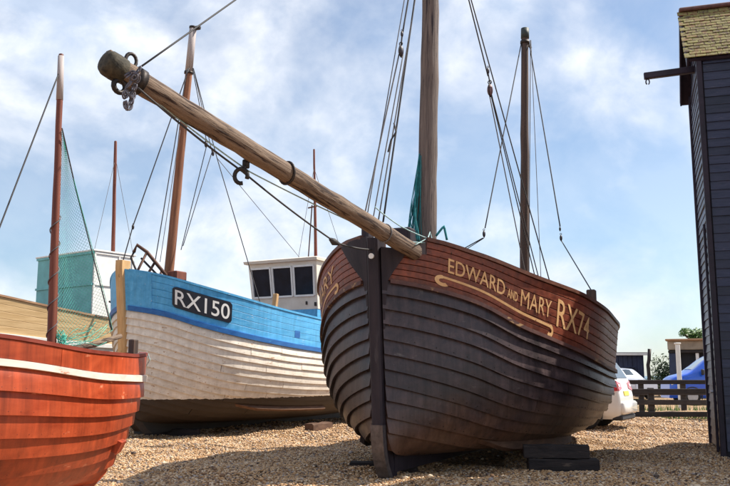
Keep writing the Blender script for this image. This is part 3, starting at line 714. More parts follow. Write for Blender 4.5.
def scroll(side, sa, sb, fa, fb):
    rows = []; n = 40
    xs = np.linspace(sa, sb, n)
    rows = [[(x, 1 + fa + (fb - fa) * i / (n - 1) + dk) for i, x in enumerate(xs)] for dk in (-0.020, 0.032)]
    m = MB(); m.grid([[h1.p(x, gg, side, 0.0345) for x, gg in r_] for r_ in rows])
    for (xc, f, sg) in ((sa, fa, 1), (sb, fb, -1)):            # curled ends
        pts_o = []; pts_i = []
        for k in range(15):
            a = math.pi / 2 + math.pi * 1.25 * k / 14
            cx = xc; cf = f - 0.075
            pts_o.append(h1.p(max(cx + sg * 0.075 * math.cos(a), 0.02), 1 + cf + 0.12 * math.sin(a), side, 0.0345))
            pts_i.append(h1.p(max(cx + sg * 0.035 * math.cos(a), 0.02), 1 + cf + 0.045 * math.sin(a), side, 0.0345))
        m.grid([pts_o, pts_i])
    m.build('painted_scroll', M['gold'], root1)
scroll(-1, sE[8], s_of_u(h1, -1, 1.4, 549, 0.1, 4), 0.30, 0.22)
# starboard bow carries the same name
sS = [s_of_u(h1, 1, 1.5, u, 0.3, 1.9) for u in (372, 322)]
hull_text(h1, 'lettering', 'EDWARD AND', 1, 1.55, 3.2, 0.40, 0.76, M['gold'], 0.034, True)
hull_text(h1, 'lettering', 'MARY', 1, 0.52, 1.5, 0.42, 0.78, M['gold'], 0.034, True)
scroll(1, 0.5, 3.2, 0.28, 0.24)

# bowsprit
tip = at(113, 66, 7.05); heel = at(415, 252, 10.50)
bs = aligned_spar('bowsprit', h1, heel, tip, 0.102, 0.104, M['spar'], axis='X', n=20, k=24)
Lb = (tip - heel).length
MB().tube([(Lb - 0.10, 0, 0), (Lb - 0.095, 0, 0), (Lb - 0.02, 0, 0), (Lb + 0.05, 0, 0), (Lb + 0.09, 0, 0), (Lb + 0.10, 0, 0)], [0.110, 0.116, 0.120, 0.117, 0.095, 0.05], 18).build('end_cap', M['moss'], bs, True)
MB().box((Lb - 0.0, -0.05, 0.115), (0.12, 0.07, 0.06), ch=0.01).build('cap_wedge', M['spar'], bs)
MB().tube([(Lb - 0.15 + 0.055 * math.cos(t), 0.0, 0.145 + 0.065 * math.sin(t)) for t in np.linspace(0, 2 * math.pi, 15)[:-1]], 0.017, 6, closed=True).build('ring', M['iron'], bs, True)
MB().tube([(Lb - 0.10 + 0.058 * math.cos(t), 0.02, -0.15 + 0.058 * math.sin(t)) for t in np.linspace(0, 2 * math.pi, 15)[:-1]], 0.024, 6, closed=True).build('ring', M['iron'], bs, True)
MB().tube([(Lb - 0.30, 0, 0), (Lb - 0.22, 0, 0)], 0.122, 18).build('band', M['iron'], bs, True)
sM = Lb * 0.515
MB().tube([(sM + 0.03 * math.sin(t), 0.114 * math.cos(t), 0.114 * math.sin(t)) for t in np.linspace(0, 2 * math.pi, 21)[:-1]], 0.014, 6, closed=True).build('band', M['iron'], bs, True)
# chain hanging from the end of the bowsprit
def chain_links(pts, ln, r):
    m = MB(); pts = [Vector(p) for p in pts]; k = 0
    for a, b in zip(pts[:-1], pts[1:]):
        d = b - a; n = max(1, int(d.length / (ln * 0.78)))
        for i in range(n):
            c = a.lerp(b, (i + 0.5) / n); z = d.normalized(); x = z.orthogonal().normalized(); y = z.cross(x)
            s_ = x if k % 2 else y; k += 1
            m.tube([c + z * (ln * 0.5 * math.cos(t)) + s_ * (ln * 0.30 * math.sin(t)) for t in np.linspace(0, 2 * math.pi, 11)[:-1]], r, 5, closed=True)
    return m
cpt = at(126, 72, 7.12); down = Vector((0, 0, -1))
cps = [at(139, 68, 6.95), at(136, 76, 6.93), at(130, 82, 6.93), at(125, 90, 6.95), at(124, 100, 6.97), at(126, 110, 6.98), at(130, 104, 7.0), at(132, 92, 7.0), at(135, 82, 6.98), at(137, 74, 6.95), at(131, 72, 6.93), at(124, 76, 6.97)]
ch = chain_links(cps, 0.062, 0.0085); ch2 = chain_links([p + Vector((0.025, -0.035, 0.012 - 0.004 * i_)) for i_, p in enumerate(cps)], 0.062, 0.0085); ch.add(ch2.v, ch2.f)
co = ch.build('chain', M['galv'], None, True); tag(co, 'rusty grey chain bunched over the outer end of the bowsprit', 'chain')
# masts
mast_b = h1.mat @ Vector((1.66, -0.02, 1.9)); mh = at(433, -140, 12.15)
ms = aligned_spar('main_mast', h1, mast_b, mh, 0.160, 0.110, M['mastgrey'], 'Z', 20, 20)
mz_b = h1.mat @ Vector((7.25, 0.02, 1.3)); mz_t = at(525, 33, 17.15)
mz = aligned_spar('mizzen_mast', h1, mz_b, mz_t, 0.105, 0.075, M['mastdark'], 'Z', 16, 16)
Lz = (mz_t - mz_b).length
MB().tube([(0, 0, Lz - 0.12), (0, 0, Lz + 0.10)], [0.088, 0.085], 14).build('mast_cap', plain('green_copper_cap', (0.03, 0.042, 0.042), 0.6), mz, True)
MB().tube([(0, 0, Lz - 0.24), (0, 0, Lz - 0.18)], 0.10, 14).build('band', M['iron'], mz, True)
MB().bar((-0.05, 0, Lz - 0.2), (0.05, -0.16, Lz - 0.30), 0.03, 0.05).build('mast_cleat', M['iron'], mz)
# standing and running rigging: starboard and port shrouds, halyards, stays
rail = lambda x, side, up=0.0: h1.mat @ (h1.p(x, 2.0, side) + Vector((0, 0, up)))
hd = lambda dx=0.0: mh + Vector((dx, 0, 0))
rope(h1, 'forestay', [at(139, 68, 7.0), mh], 0.009, M['ropedark'], 0.0)
b0 = at(401, 51, 11.6)
rope(h1, 'shroud', [mh + Vector((-0.05, 0, -0.2)), at(402, 36, 11.6)], 0.013, M['ropedark'])
pulley(h1, at(402, 34, 11.6), 0.045, M['blockwood'])
pulley(h1, b0, 0.085, M['blockwood'])
rope(h1, 'halyard', [b0 + Vector((-0.03, 0, -0.05)), at(363, 222, 11.1)], 0.011, M['ropegrey'])
rope(h1, 'halyard', [b0 + Vector((0.03, 0, -0.05)), at(372, 224, 11.2)], 0.009, M['ropegrey'])
rope(h1, 'halyard', [mh + Vector((-0.14, 0, -0.4)), at(366, 222, 11.15)], 0.008, M['ropegrey'])
rope(h1, 'shroud', [mh + Vector((-0.02, 0, -0.3)), at(383, 222, 11.3)], 0.014, M['ropedark'])
rope(h1, 'shroud', [mh + Vector((0.0, 0, -0.5)), at(378, 222, 11.25)], 0.010, M['ropegrey'])
rope(h1, 'rope_tail', [at(394, 123, 11.25), at(396, 132, 11.2), at(391, 140, 11.2), at(388, 152, 11.2)], 0.012, M['ropedark'], n=5)
# port side, aft of the mast
b1 = at(490, 90, 13.6)
rope(h1, 'backstay', [mh + Vector((0.05, 0, -0.2)), at(488, 76, 13.6)], 0.012, M['ropedark'])
pulley(h1, at(488, 71, 13.6), 0.055, M['blockwood'])
pulley(h1, b1, 0.105, M['blockred'])
rope(h1, 'strop', [at(488, 73, 13.6), at(490, 83, 13.6)], 0.012, M['ropedark'])
rope(h1, 'strop', [at(402, 36, 11.6), at(401, 45, 11.6)], 0.012, M['ropedark'])
for du, e_ in ((-1, at(527, 282, 15.6)), (1, at(537, 285, 15.4)), (2, at(541, 287, 15.3))):
    rope(h1, 'halyard', [b1 + Vector((0.012 * du, 0, -0.08)), e_], 0.010, M['ropedark'] if du > 0 else M['ropegrey'])
rope(h1, 'backstay', [mh + Vector((0.06, 0, -0.3)), at(552, 290, 15.2)], 0.011, M['ropedark'])
# mizzen rigging
rope(h1, 'mizzen_stay', [mz_t + Vector((-0.08, 0, -0.2)), at(485, 228, 15.2)], 0.012, M['ropedark'])
pulley(h1, at(484, 234, 15.1), 0.06, M['blockwood'])
rope(h1, 'mizzen_stay', [at(483, 238, 15.1), rail(3.4, 1, 0.0)], 0.010, M['ropedark'])
rope(h1, 'mizzen_stay', [at(484, 238, 15.1), rail(3.9, 1, 0.0)], 0.008, M['ropegrey'])
rope(h1, 'mizzen_shroud', [mz_t + Vector((0.08, 0, -0.2)), at(560, 226, 15.2)], 0.012, M['ropedark'])
pulley(h1, at(560, 229, 15.15), 0.04, M['iron'])
pulley(h1, at(561, 238, 15.1), 0.055, M['blockwood'])
rope(h1, 'mizzen_shroud', [at(561.5, 241, 15.1), h1.mat @ Vector((pp.x, pp.y + 0.04, pp.z + 0.22))], 0.010, M['ropedark'])
rope(h1, 'mizzen_halyard', [mz_t + Vector((0.10, -0.1, -0.2)), at(541, 280, 16.6)], 0.007, M['ropegrey'])
rope(h1, 'mizzen_halyard', [mz_t + Vector((0.09, -0.1, -0.2)), at(529, 276, 16.9)], 0.009, M['ropegrey'])
# bobstay ropes beneath the bowsprit
stem_hd = h1.mat @ Vector((-0.10, 0.0, 2.80))
rope(h1, 'bobstay', [at(138, 88, 7.15), at(243, 172, 8.45), at(335, 242, 10.0), stem_hd], 0.011, M['ropedark'], 0.02)
MB().tube([h1.loc(at(330, 239, 9.93)), h1.loc(at(334, 242, 9.98)), h1.loc(at(339, 244, 10.05))], [0.02, 0.045, 0.02], 7).build('rope_knot', M['ropedark'], root1, True)
rope(h1, 'lashing', [at(138, 86, 7.2), at(250, 172, 8.5), at(384, 236, 10.22), at(428, 243, 10.62)], 0.008, M['ropeteal'], 0.02)
rope(h1, 'lashing', [at(375, 207, 10.2), at(400, 226, 10.5), at(432, 240, 10.9)], 0.008, M['ropeteal'], 0.01)
MB().tube([(0.64 + 0.02 * math.sin(t), 0.110 * math.cos(t), 0.110 * math.sin(t)) for t in np.linspace(0, 2 * math.pi, 19)[:-1]], 0.008, 5, closed=True).build('rope_turn', M['ropegrey'], bs, True)
rope(h1, 'lashing', [at(415, 245, 10.30), at(428, 238, 10.6), at(430, 232, 10.9), at(434, 246, 10.8)], 0.007, M['ropeteal'], 0.0, n=6)
rope(h1, 'lashing', [at(436, 236, 11.0), at(444, 226, 11.0), at(447, 240, 11.0)], 0.016, M['nettealdark'], 0.0, n=6)
# iron hook under the middle of the spar
hk = MB(); c = at(241, 175, 8.30)
hk.tube([c + Vector((0.065 * math.cos(t), 0.0, -0.01 + 0.075 * math.sin(t))) for t in np.linspace(-0.4, 5.0, 16)], 0.022, 7)
hk.tube([at(248, 158, 8.4), at(245, 166, 8.35), c + Vector((0.03, 0, 0.06))], 0.02, 6)
hk.box(at(246, 164, 8.36), (0.07, 0.05, 0.09), ch=0.01)
hk.v = [tuple(h1.loc(q)) for q in hk.v]; hk.build('hook', M['iron'], root1, True)

# net bundled against the mast
def hank(name, pts, nst, spread, r, mat):
    m = MB(); pts = [Vector(p) for p in pts]
    for k in range(nst):
        a = random.random() * 6.28; rad = spread * random.random() ** 0.6; ph = random.random() * 6
        P = []
        for i in range(15):
            t = i / 14; f = t * (len(pts) - 1); j = min(int(f), len(pts) - 2); q = pts[j].lerp(pts[j + 1], f - j)
            wd = rad * (0.35 + 1.0 * t)
            P.append(q + Vector((math.cos(a + 2.2 * t) * wd, math.sin(a + 2.2 * t) * wd, 0.02 * math.sin(9 * t + ph))))
        m.tube(P, r, 4)
    return m
hb = hank('net', [at(421, 155, 12.0), at(417, 195, 11.95), at(414, 222, 11.9), at(413, 243, 11.85)], 46, 0.10, 0.0055, None)
o = hb.build('fishing_net', M['nettealdark'], None, True); tag(o, 'teal fishing net bundled up against the foot of the thick grey mast', 'net')

# timbers under the lugger
def timber(name, c, size, rz, mat, label, group='timbers chocking the boats'):
    tm_ = MB()
    ks = [-0.5, -0.49, -0.3, -0.1, 0.12, 0.33, 0.49, 0.5]; prof = [(-.5, -.42), (-.42, -.5), (.42, -.5), (.5, -.42), (.5, .42), (.42, .5), (-.42, .5), (-.5, .42)]
    jit = [random.uniform(-0.012, 0.012) for _ in range(200)]
    rows_ = [[Vector((k_ * size[0], py * size[1] * (0.93 if abs(k_) == 0.5 else 1) + jit[(i_ * 8 + j_) % 200], pz * size[2] * (0.93 if abs(k_) == 0.5 else 1) + jit[(i_ * 8 + j_ + 77) % 200])) for j_, (py, pz) in enumerate(prof)] for i_, k_ in enumerate(ks)]
    tm_.grid([r_ + [r_[0]] for r_ in rows_]); tm_.add(rows_[0], [tuple(range(8))]); tm_.add(rows_[-1], [tuple(range(8))])
    o = tm_.build(name, mat); o.location = c; o.rotation_euler = (0, 0, rz)
    tag(o, label, 'timber', group); return o
p_ = at(556, 466, 13.1)
timber('timber_sleeper', (2.63, 11.62, 0.075), (0.92, 0.24, 0.18), R(-4), M['sleeper'], 'black sleeper on the shingle under the dark lugger, bottom of the pair')
timber('timber_sleeper', (2.55, 11.66, 0.255), (0.86, 0.22, 0.17), R(-7), M['sleeper'], 'black sleeper under the dark lugger, lying on top of another')
timber('timber_sleeper', (0.25, 11.75, 0.03), (0.9, 0.22, 0.16), R(-8), M['sleeper'], 'black sleeper half buried beneath the forefoot of the dark lugger')

# ------------------------------------------------------------------ the white and blue boat RX150
PH2 = R(62.0)
root2 = empty('fishing_boat', (-5.13, 17.8, 0), PH2)
tag(root2, 'white clinker fishing boat with peeling sky blue bulwark numbered RX150 and a cream wheelhouse', 'boat', 'beached fishing boats')
h2 = Hull(root2, 11.5,
          b=[(0, 0), (0.15, 0.26), (0.5, 0.70), (1, 1.12), (2, 1.66), (3, 1.90), (4, 1.98), (7, 2.0), (9.5, 1.75), (11.5, 1.3)],
          zt=[(0, 3.45), (0.3, 3.37), (1, 3.15), (2, 2.91), (3, 2.75), (4, 2.66), (6, 2.56), (11.5, 2.65)],
          zr=[(0, 2.62), (0.5, 2.48), (1, 2.30), (2, 2.07), (3, 1.94), (4, 1.86), (6, 1.78), (11.5, 1.9)],
          zk=[(0, 0.36), (2, 0.24), (6, 0.20), (11.5, 0.40)],
          rake=[(0.0, 0.95), (0.08, 0.80), (0.18, 0.66), (0.32, 0.54), (0.5, 0.44), (0.8, 0.34), (1.4, 0.23), (2.4, 0.12), (3.5, 0.0)],
          m1=[(0, 0.75), (0.8, 0.38), (2, 0.10), (5, 0.0), (11.5, 0.2)], m2=[(0, 0.95), (0.8, 0.70), (2, 0.36), (5, 0.22), (11.5, 0.35)], hs=0.07, flare=0.02, q=0.5)
NS2 = 14
butts = [2.1, 3.2, 1.4, 2.8, 3.6, 1.9, 3.0, 2.3, 3.4, 1.6, 2.7, 3.9, 2.2, 3.1]
for side in (-1, 1):
    for i in range(NS2):
        g0 = (i / NS2) ** 0.9; g1 = min(((i + 1) / NS2) ** 0.9, 0.999); bt = butts[i] if side < 0 else 4.0
        h2.strake(side, g0, g1, 0.0, bt - 0.006, M['whiteplank'], th=0.048, wob=0.04, n=34)
        h2.strake(side, g0, g1, bt + 0.006, h2.L, M['whiteplank'], th=0.052, wob=0.04, n=24)
    for i in range(5):
        h2.strake(side, 1.13 + 0.87 * i / 5, 1.13 + 0.87 * (i + 1) / 5, 0.03, h2.L, M['bluepaint'], th=0.022, lap=False, n=46, gap=0.002, name='bulwark_plank')
    h2.strake(side, 1.0, 1.13, 0.03, h2.L, M['bluedeep'], th=0.06, lap=False, n=46, name='rubbing_strake')
    h2.rail('capping_rail', side, 2.0, 0.05, h2.L, 0.04, 0.08, 0.0, 0.045, M['bluepaint'])
rivets(h2, (-1,), [((i / NS2) ** 0.9, ((i + 1) / NS2) ** 0.9) for i in range(4, NS2)], 0.050, M['rust'], 0.15, 7, 0.2, 0.006)
h2.transom(M['whiteplank']); h2.lining(M['bluepaint'], 0.97, 1.99); h2.deck(M['capwood'], 0.3, h2.L, 0.25)
h2.stem(M['barewood'], 1.6, 3.66, 0.12, 0.095)
h2.stem(M['whiteplank'], 0.04, 1.6, 0.12, 0.095, name='lower_stem')
h2.keel(M['blackbottom'], 0.25, h2.L, 0.04, 0.09)
for side in (-1, 1):   # blue painted cheeks behind the stem
    rows = [[(0.30 * k / 4, 1.0 + 1.04 * t) for k in range(5)] for t in np.linspace(0, 1, 7)]
    h2.patch('cheek_plate', side, rows, M['bluepaint'], 0.034)
for side in (-1, 1):   # bilge keel with red lead edge
    m = MB(); rr = []
    for i in range(16):
        x = 2.2 + 3.5 * i / 15; gg = 0.36
        c = h2.raw(x, gg, side); nn = h2.nrm(x, gg, side); tv = Vector((0, nn.z, -nn.y)) * 0.035 * side
        hh = 0.13 * min(1, 0.1 + i / 3)
        rr.append([c + tv, c + tv + nn * hh, c - tv + nn * hh, c - tv])
    for j in range(4): m.grid([[r_[j] for r_ in rr], [r_[(j + 1) % 4] for r_ in rr]])
    m.add(rr[0], [(0, 1, 2, 3)]); m.add(rr[-1], [(0, 1, 2, 3)])
    m.build('bilge_keel', M['sleeperbrown'], root2)
# number board
sB = [s_of_u(h2, -1, 1.55, u, 0.1, 4) for u in (172, 231)]
xsB = np.linspace(sB[0], sB[1], 16)
def rnd(i, n, k, kk):  # soft corners
    return 0.0
rows = []
for f in (0.30, 0.315, 0.34, 0.37, 0.56, 0.75, 0.78, 0.805, 0.82):      # soft corners
    ins = {0.30: 0.055, 0.315: 0.028, 0.34: 0.010, 0.78: 0.010, 0.805: 0.028, 0.82: 0.055}.get(f, 0.0)
    rows.append([(sB[0] + ins + (sB[1] - sB[0] - 2 * ins) * k / 15, 1 + f) for k in range(16)])
pl = h2.patch('number_board', -1, rows, M['blackboard'], 0.045)
nt_ = hull_text(h2, 'registration_number', 'RX150', -1, sB[0] + 0.04, sB[1] - 0.05, 0.37, 0.755, M['whitepaint'], 0.048, False, None, None, 0.006)
nt_.parent = pl
# small square freeing port
h2.patch('freeing_port', -1, [[(3.55 + 0.2 * i, 1.32 + 0.10 * k) for i in range(2)] for k in range(3)], M['bluedeep'], 0.026)
# mast and fittings
mb2 = h2.mat @ Vector((1.36, 0, 2.3)); mt2 = at(193, 29, 18.7)
m2 = aligned_spar('mast', h2, mb2, mt2, 0.118, 0.075, M['mastred'], 'Z', 16, 16); L2 = (mt2 - mb2).length
MB().tube([(0, 0, L2 * 0.855), (0, 0, L2 + 0.02)], [0.088, 0.083], 14).build('mast_head', M['masttop'], m2, True)
MB().tube([(0, 0, L2 + 0.01), (0, 0, L2 + 0.06)], 0.09, 12).build('mast_cap', M['iron'], m2, True)
MB().box((0.02, -0.13, L2 + 0.02), (0.09, 0.14, 0.09), ch=0.02).build('sheave', M['iron'], m2)
MB().tube([(0, 0, L2 * 0.845), (0, 0, L2 * 0.853)], 0.105, 14).build('band', M['iron'], m2, True)
MB().box(h2.loc(at(177, 281, 18.65)), (0.36, 0.26, 0.42), ch=0.02).build('mast_step', M['mastrust'], root2)
MB().bar(h2.loc(at(178, 282, 18.4)), h2.loc(at(186, 281, 18.4)), 0.05, 0.05).build('cleat', M['iron'], root2)
h2r = lambda x, side, up=0.0: h2.mat @ (h2.p(x, 2.0, side) + Vector((0, 0, up)))
cl = at(189, 68, 18.6)
rope(h2, 'forestay', [cl, at(133, 226, 17.9), at(123, 261, 17.75)], 0.013, M['ropedark'])
pulley(h2, at(133, 227, 17.9), 0.05, M['iron'])
rope(h2, 'stay', [cl + Vector((-0.05, 0.05, 0)), at(155, 262, 18.9)], 0.012, M['ropegrey'])
rope(h2, 'stay', [at(180, 130, 18.6), at(160, 262, 18.7)], 0.008, M['ropegrey'])
rope(h2, 'shroud', [cl + Vector((0.08, 0, 0)), at(207, 144, 19.0), at(181, 250, 19.4)], 0.010, M['ropedark'])
rope(h2, 'shroud', [cl + Vector((0.1, 0, 0)), at(212, 152, 19.2), at(183, 246, 19.4)], 0.010, M['ropegrey'])
rope(h2, 'halyard', [cl + Vector((0.1, 0, 0)), at(217, 158, 19.2), at(262, 309, 19.2)], 0.011, M['ropedark'])
rope(h2, 'halyard', [at(217, 158, 19.2), at(300, 258, 23.6)], 0.008, M['ropegrey'])
pulley(h2, at(206, 144, 19.0), 0.075, M['blockwood']); pulley(h2, at(213, 153, 19.2), 0.065, M['blockwood'])
# pulpit rails at the bow
def bar2(pts, r, name='guard_rail', mat='rust'):
    MB().tube([h2.loc(at(*q)) for q in pts], r, 6).build(name, M[mat], root2, True)
bar2([(134, 252, 18.3), (137, 245, 18.35), (147, 252, 18.4), (174, 285, 18.55)], 0.040)
bar2([(134, 252, 18.3), (131, 258, 18.3), (136, 270, 18.1), (146, 279, 17.9)], 0.025, mat='iron')
bar2([(147, 252, 18.4), (140, 266, 18.3), (137, 272, 18.2)], 0.03)
bar2([(155, 262, 18.5), (149, 272, 18.4), (147, 278, 18.3)], 0.03)
bar2([(162, 270, 18.6), (158, 281, 18.5)], 0.03)
bar2([(141, 258, 18.8), (166, 284, 18.9)], 0.025, mat='iron')
# bare timber post behind the bulwark
MB().bar(h2.loc(at(272.5, 330, 20.9)), h2.loc(at(276, 294, 21.0)), 0.12, 0.10, 0.01).build('timber_head', M['barewood'], root2)

# wheelhouse
wc = h2.loc(at(287, 300, 23.6)); WX0 = wc.x - 0.1; wz0 = 2.2; wz1 = at(280, 262, 23.2).z
def WP(x, y, z): return Vector((WX0 + x, wc.y + y, z))
wh = MB()
def loft_house(inset, z0, z1, hx0, hx1, hy):
    return [WP(hx0, -hy, z0), WP(hx1, -hy, z0), WP(hx1, hy, z0), WP(hx0, hy, z0), WP(hx0 - inset, -hy - inset * 0.3, z1), WP(hx1, -hy - inset * 0.3, z1), WP(hx1, hy + inset * 0.3, z1), WP(hx0 - inset, hy + inset * 0.3, z1)]
boxf = [(0, 1, 2, 3), (4, 5, 6, 7), (0, 1, 5, 4), (1, 2, 6, 5), (2, 3, 7, 6), (3, 0, 4, 7)]
house = MB().add(loft_house(0.0, wz0, 3.05, 0, 1.7, 1.05), boxf).build('wheelhouse_base', M['bluepaint'], root2)
hs_ = MB().add(loft_house(0.20, 3.052, wz1, 0.0, 1.7, 1.065), boxf).build('wheelhouse', M['creamhouse'], root2)
rf = MB(); rpts = []
rf.add(loft_house(0.03, wz1 + 0.002, wz1 + 0.075, -0.30, 1.8, 1.20), boxf); rf.add(loft_house(-0.25, wz1 + 0.077, wz1 + 0.14, -0.28, 1.75, 1.12), boxf)
rf.build('wheelhouse_roof', M['creamhouse'], root2)
def front_pt(y, z, off):   # sloping front face
    t = (z - 3.052) / (wz1 - 3.052); return WP(-0.20 * t - off, y * (1 + 0.06 * t / 1.065), z)
def win(name, fn, a0, a1, z0, z1):
    fr = MB(); k = 0.05
    for (p0, p1) in (((a0, z0), (a1, z0)), ((a1, z0), (a1, z1)), ((a1, z1), (a0, z1)), ((a0, z1), (a0, z0))):
        fr.bar(fn(p0[0], p0[1], 0.012), fn(p1[0], p1[1], 0.012), 0.05, 0.05)
    f_ = fr.build('window', M['whitewood'], root2)
    MB().add([fn(a0, z0, 0.006), fn(a1, z0, 0.006), fn(a1, z1, 0.006), fn(a0, z1, 0.006)], [(0, 1, 2, 3)]).build('pane', M['darkglass'], f_)
for a0, a1 in ((-0.98, -0.37), (-0.30, 0.30), (0.37, 0.98)): win('window', front_pt, a0, a1, 3.42, wz1 - 0.13)
side_pt = lambda x, z, off: WP(x, -1.065 - 0.06 * (z - 3.052) / (wz1 - 3.052) - off, z)
win('window', side_pt, 0.12, 0.72, 3.42, wz1 - 0.13)
win('window', side_pt, 0.86, 1.45, 3.42, wz1 - 0.13)
MB().box(front_pt(-0.72, 3.22, 0.01), (0.03, 0.05, 0.09)).build('vent', M['iron'], root2)
MB().box(front_pt(-1.00, 3.18, 0.01), (0.03, 0.06, 0.10)).build('vent', M['iron'], root2)
# thin lattice mast aft of the wheelhouse
ab = at(316, 268, 26.2); atp = at(314, 150, 26.2)
am = aligned_spar('aerial_mast', h2, ab, atp, 0.055, 0.03, M['mastrust'], 'Z', 8, 8)
rope(h2, 'aerial_stay', [at(314, 168, 26.2), at(298, 260, 24.8)], 0.008, M['ropegrey'])
rope(h2, 'aerial_stay', [at(314, 168, 26.2), at(341, 250, 27.2)], 0.008, M['ropegrey'])
rope(h2, 'aerial_stay', [at(312, 205, 26.2), at(308, 262, 26.2)], 0.02, M['rust'])
MB().bar(h2.loc(at(308, 208, 26.2)), h2.loc(at(317, 206, 26.2)), 0.04, 0.04).build('spreader', M['rust'], root2)
MB().box(h2.loc(at(317, 260, 26.1)), (0.28, 0.24, 0.16), ch=0.03).build('mast_base', plain('orange_float', (0.55, 0.10, 0.04), 0.5), root2)
# timbers below
q = h2.mat @ Vector((4.6, -0.6, 0.13)); q2 = at(306, 438, 17.6)
timber('timber_sleeper', (q2.x + 0.14, 19.9, 0.09), (1.0, 0.22, 0.20), R(66), M['sleeperbrown'], 'brown sleeper poking out from below the white boat beside the dark lugger')
q = h2.mat @ Vector((1.6, 0, 0)); timber('timber_sleeper', (q.x + 0.1, q.y + 0.1, 0.0), (1.2, 0.24, 0.18), R(-5), M['sleeper'], 'black sleeper in the shade under the bow of the white boat')

# ------------------------------------------------------------------ the red boat, left foreground
root3 = empty('rowing_boat', (-2.36, 9.05, 0), math.atan2(-0.80, -0.60))
tag(root3, 'red clinker boat with a cream band, cut off by the left edge', 'boat', 'beached fishing boats')
h3 = Hull(root3, 5.2,
          b=[(0, 0), (0.12, 0.17), (0.4, 0.42), (1, 0.80), (2, 1.12), (3, 1.22), (4.2, 1.05), (5.2, 0.8)],
          zt=[(0, 1.47), (0.6, 1.43), (1.2, 1.44), (2.2, 1.53), (3.2, 1.60), (5.2, 1.75)],
          zr=[(0, 1.19), (1.0, 1.21), (2.2, 1.32), (5.2, 1.50)],
          zk=[(0, 0.26), (2, 0.24), (5.2, 0.30)],
          rake=[(0.0, 0.80), (0.2, 0.56), (0.45, 0.34), (0.8, 0.15), (1.15, 0.03), (1.5, 0.0)],
          m1=[(0, 0.60), (0.8, 0.22), (2, 0.05), (5.2, 0.2)], m2=[(0, 0.9), (0.8, 0.72), (2, 0.62), (5.2, 0.6)], hs=0.04, flare=0.0, q=0.30)
NS3 = 7
for side in (-1, 1):
    for i in range(NS3):
        g0 = (i / NS3) ** 0.95; g1 = min(((i + 1) / NS3) ** 0.95, 0.999)
        h3.strake(side, g0, g1, 0.0, h3.L, M['redhull'], th=0.050, wob=0.015, n=50)
    h3.strake(side, 1.0, 1.26, 0.0, h3.L, M['cream'], th=0.042, lap=False, n=50, name='cream_band')
    h3.strake(side, 1.26, 2.0, 0.0, 1.697, M['redhull'], th=0.020, lap=False, n=34, name='top_strake')
    h3.strake(side, 1.26, 2.0, 1.703, h3.L, M['redhull'], th=0.020, lap=False, n=30, name='top_strake')
    h3.rail('gunwale', side, 2.0, 0.03, h3.L, 0.03, 0.05, 0.0, 0.03, M['reddark'])
rivets(h3, (1,), [((i / NS3) ** 0.95, ((i + 1) / NS3) ** 0.95) for i in range(NS3)], 0.050, M['reddark'], 0.12, 3.5, 0.13, 0.005)
h3.transom(M['redhull']); h3.deck(M['reddark'], 0.2, h3.L, 0.02)
h3.stem(M['redhull'], 0.10, 1.44, 0.045, 0.045)
h3.keel(M['reddark'], 0.3, h3.L, 0.06, 0.05)
MB().box((0.11, 0.0, 1.50), (0.075, 0.085, 0.26), ch=0.01).build('stem_post', M['mastdark'], root3)
MB().prism([h3.p(0.30, 0.36, 1, 0.0), h3.p(0.30, 0.47, 1, 0.0), h3.p(0.46, 0.47, 1, 0.0), h3.p(0.46, 0.36, 1, 0.0)], h3.nrm(0.38, 0.42, 1) * 0.09).build('hull_chock', M['redhull'], root3)
mb3 = h3.mat @ Vector((1.06, 0, 1.1)); mt3 = at(61, 57, 8.2)
m3 = aligned_spar('mast', h3, mb3, mt3, 0.048, 0.027, M['mastrust'], 'Z', 12, 14); L3 = (mt3 - mb3).length
MB().tube([(0, 0, L3 * 0.865), (0, 0, L3 + 0.01)], [0.034, 0.030], 12).build('mast_head', M['masttop'], m3, True)
sp3 = []
for i in range(90):
    t = i / 89; a = t * 2 * math.pi * 5.5; sp3.append((0.048 * math.cos(a), 0.048 * math.sin(a), L3 * (0.10 + 0.42 * t)))
MB().tube(sp3, 0.006, 4).build('wrapped_rope', M['ropegrey'], m3, True)
rope(h3, 'stay', [at(60, 70, 8.2), at(-40, 330, 7.0)], 0.008, M['ropedark'])
rope(h3, 'stay', [at(62, 128, 8.15), at(76, 190, 8.4), at(112, 330, 8.7)], 0.007, M['ropedark'])
# loose spar across the gunwale
b3 = MB().tube([h3.loc(at(73, 349, 8.3)), h3.loc(at(96, 344, 8.6)), h3.loc(at(121, 336, 8.85))], [0.028, 0.03, 0.024], 8).build('oar_loom', M['spar'], None, True)
b3.matrix_world = h3.mat; b3.name = 'wooden_spar'
tag(b3, 'thin bare wooden spar resting on the red boat beside its mast', 'spar')
# blue string on the stem
rope(h3, 'cord', [at(142, 361, 8.95), at(147, 352, 8.9), at(150, 360, 8.9), at(145, 368, 8.92), at(143, 360, 8.9)], 0.006, M['ropeteal'], n=6)

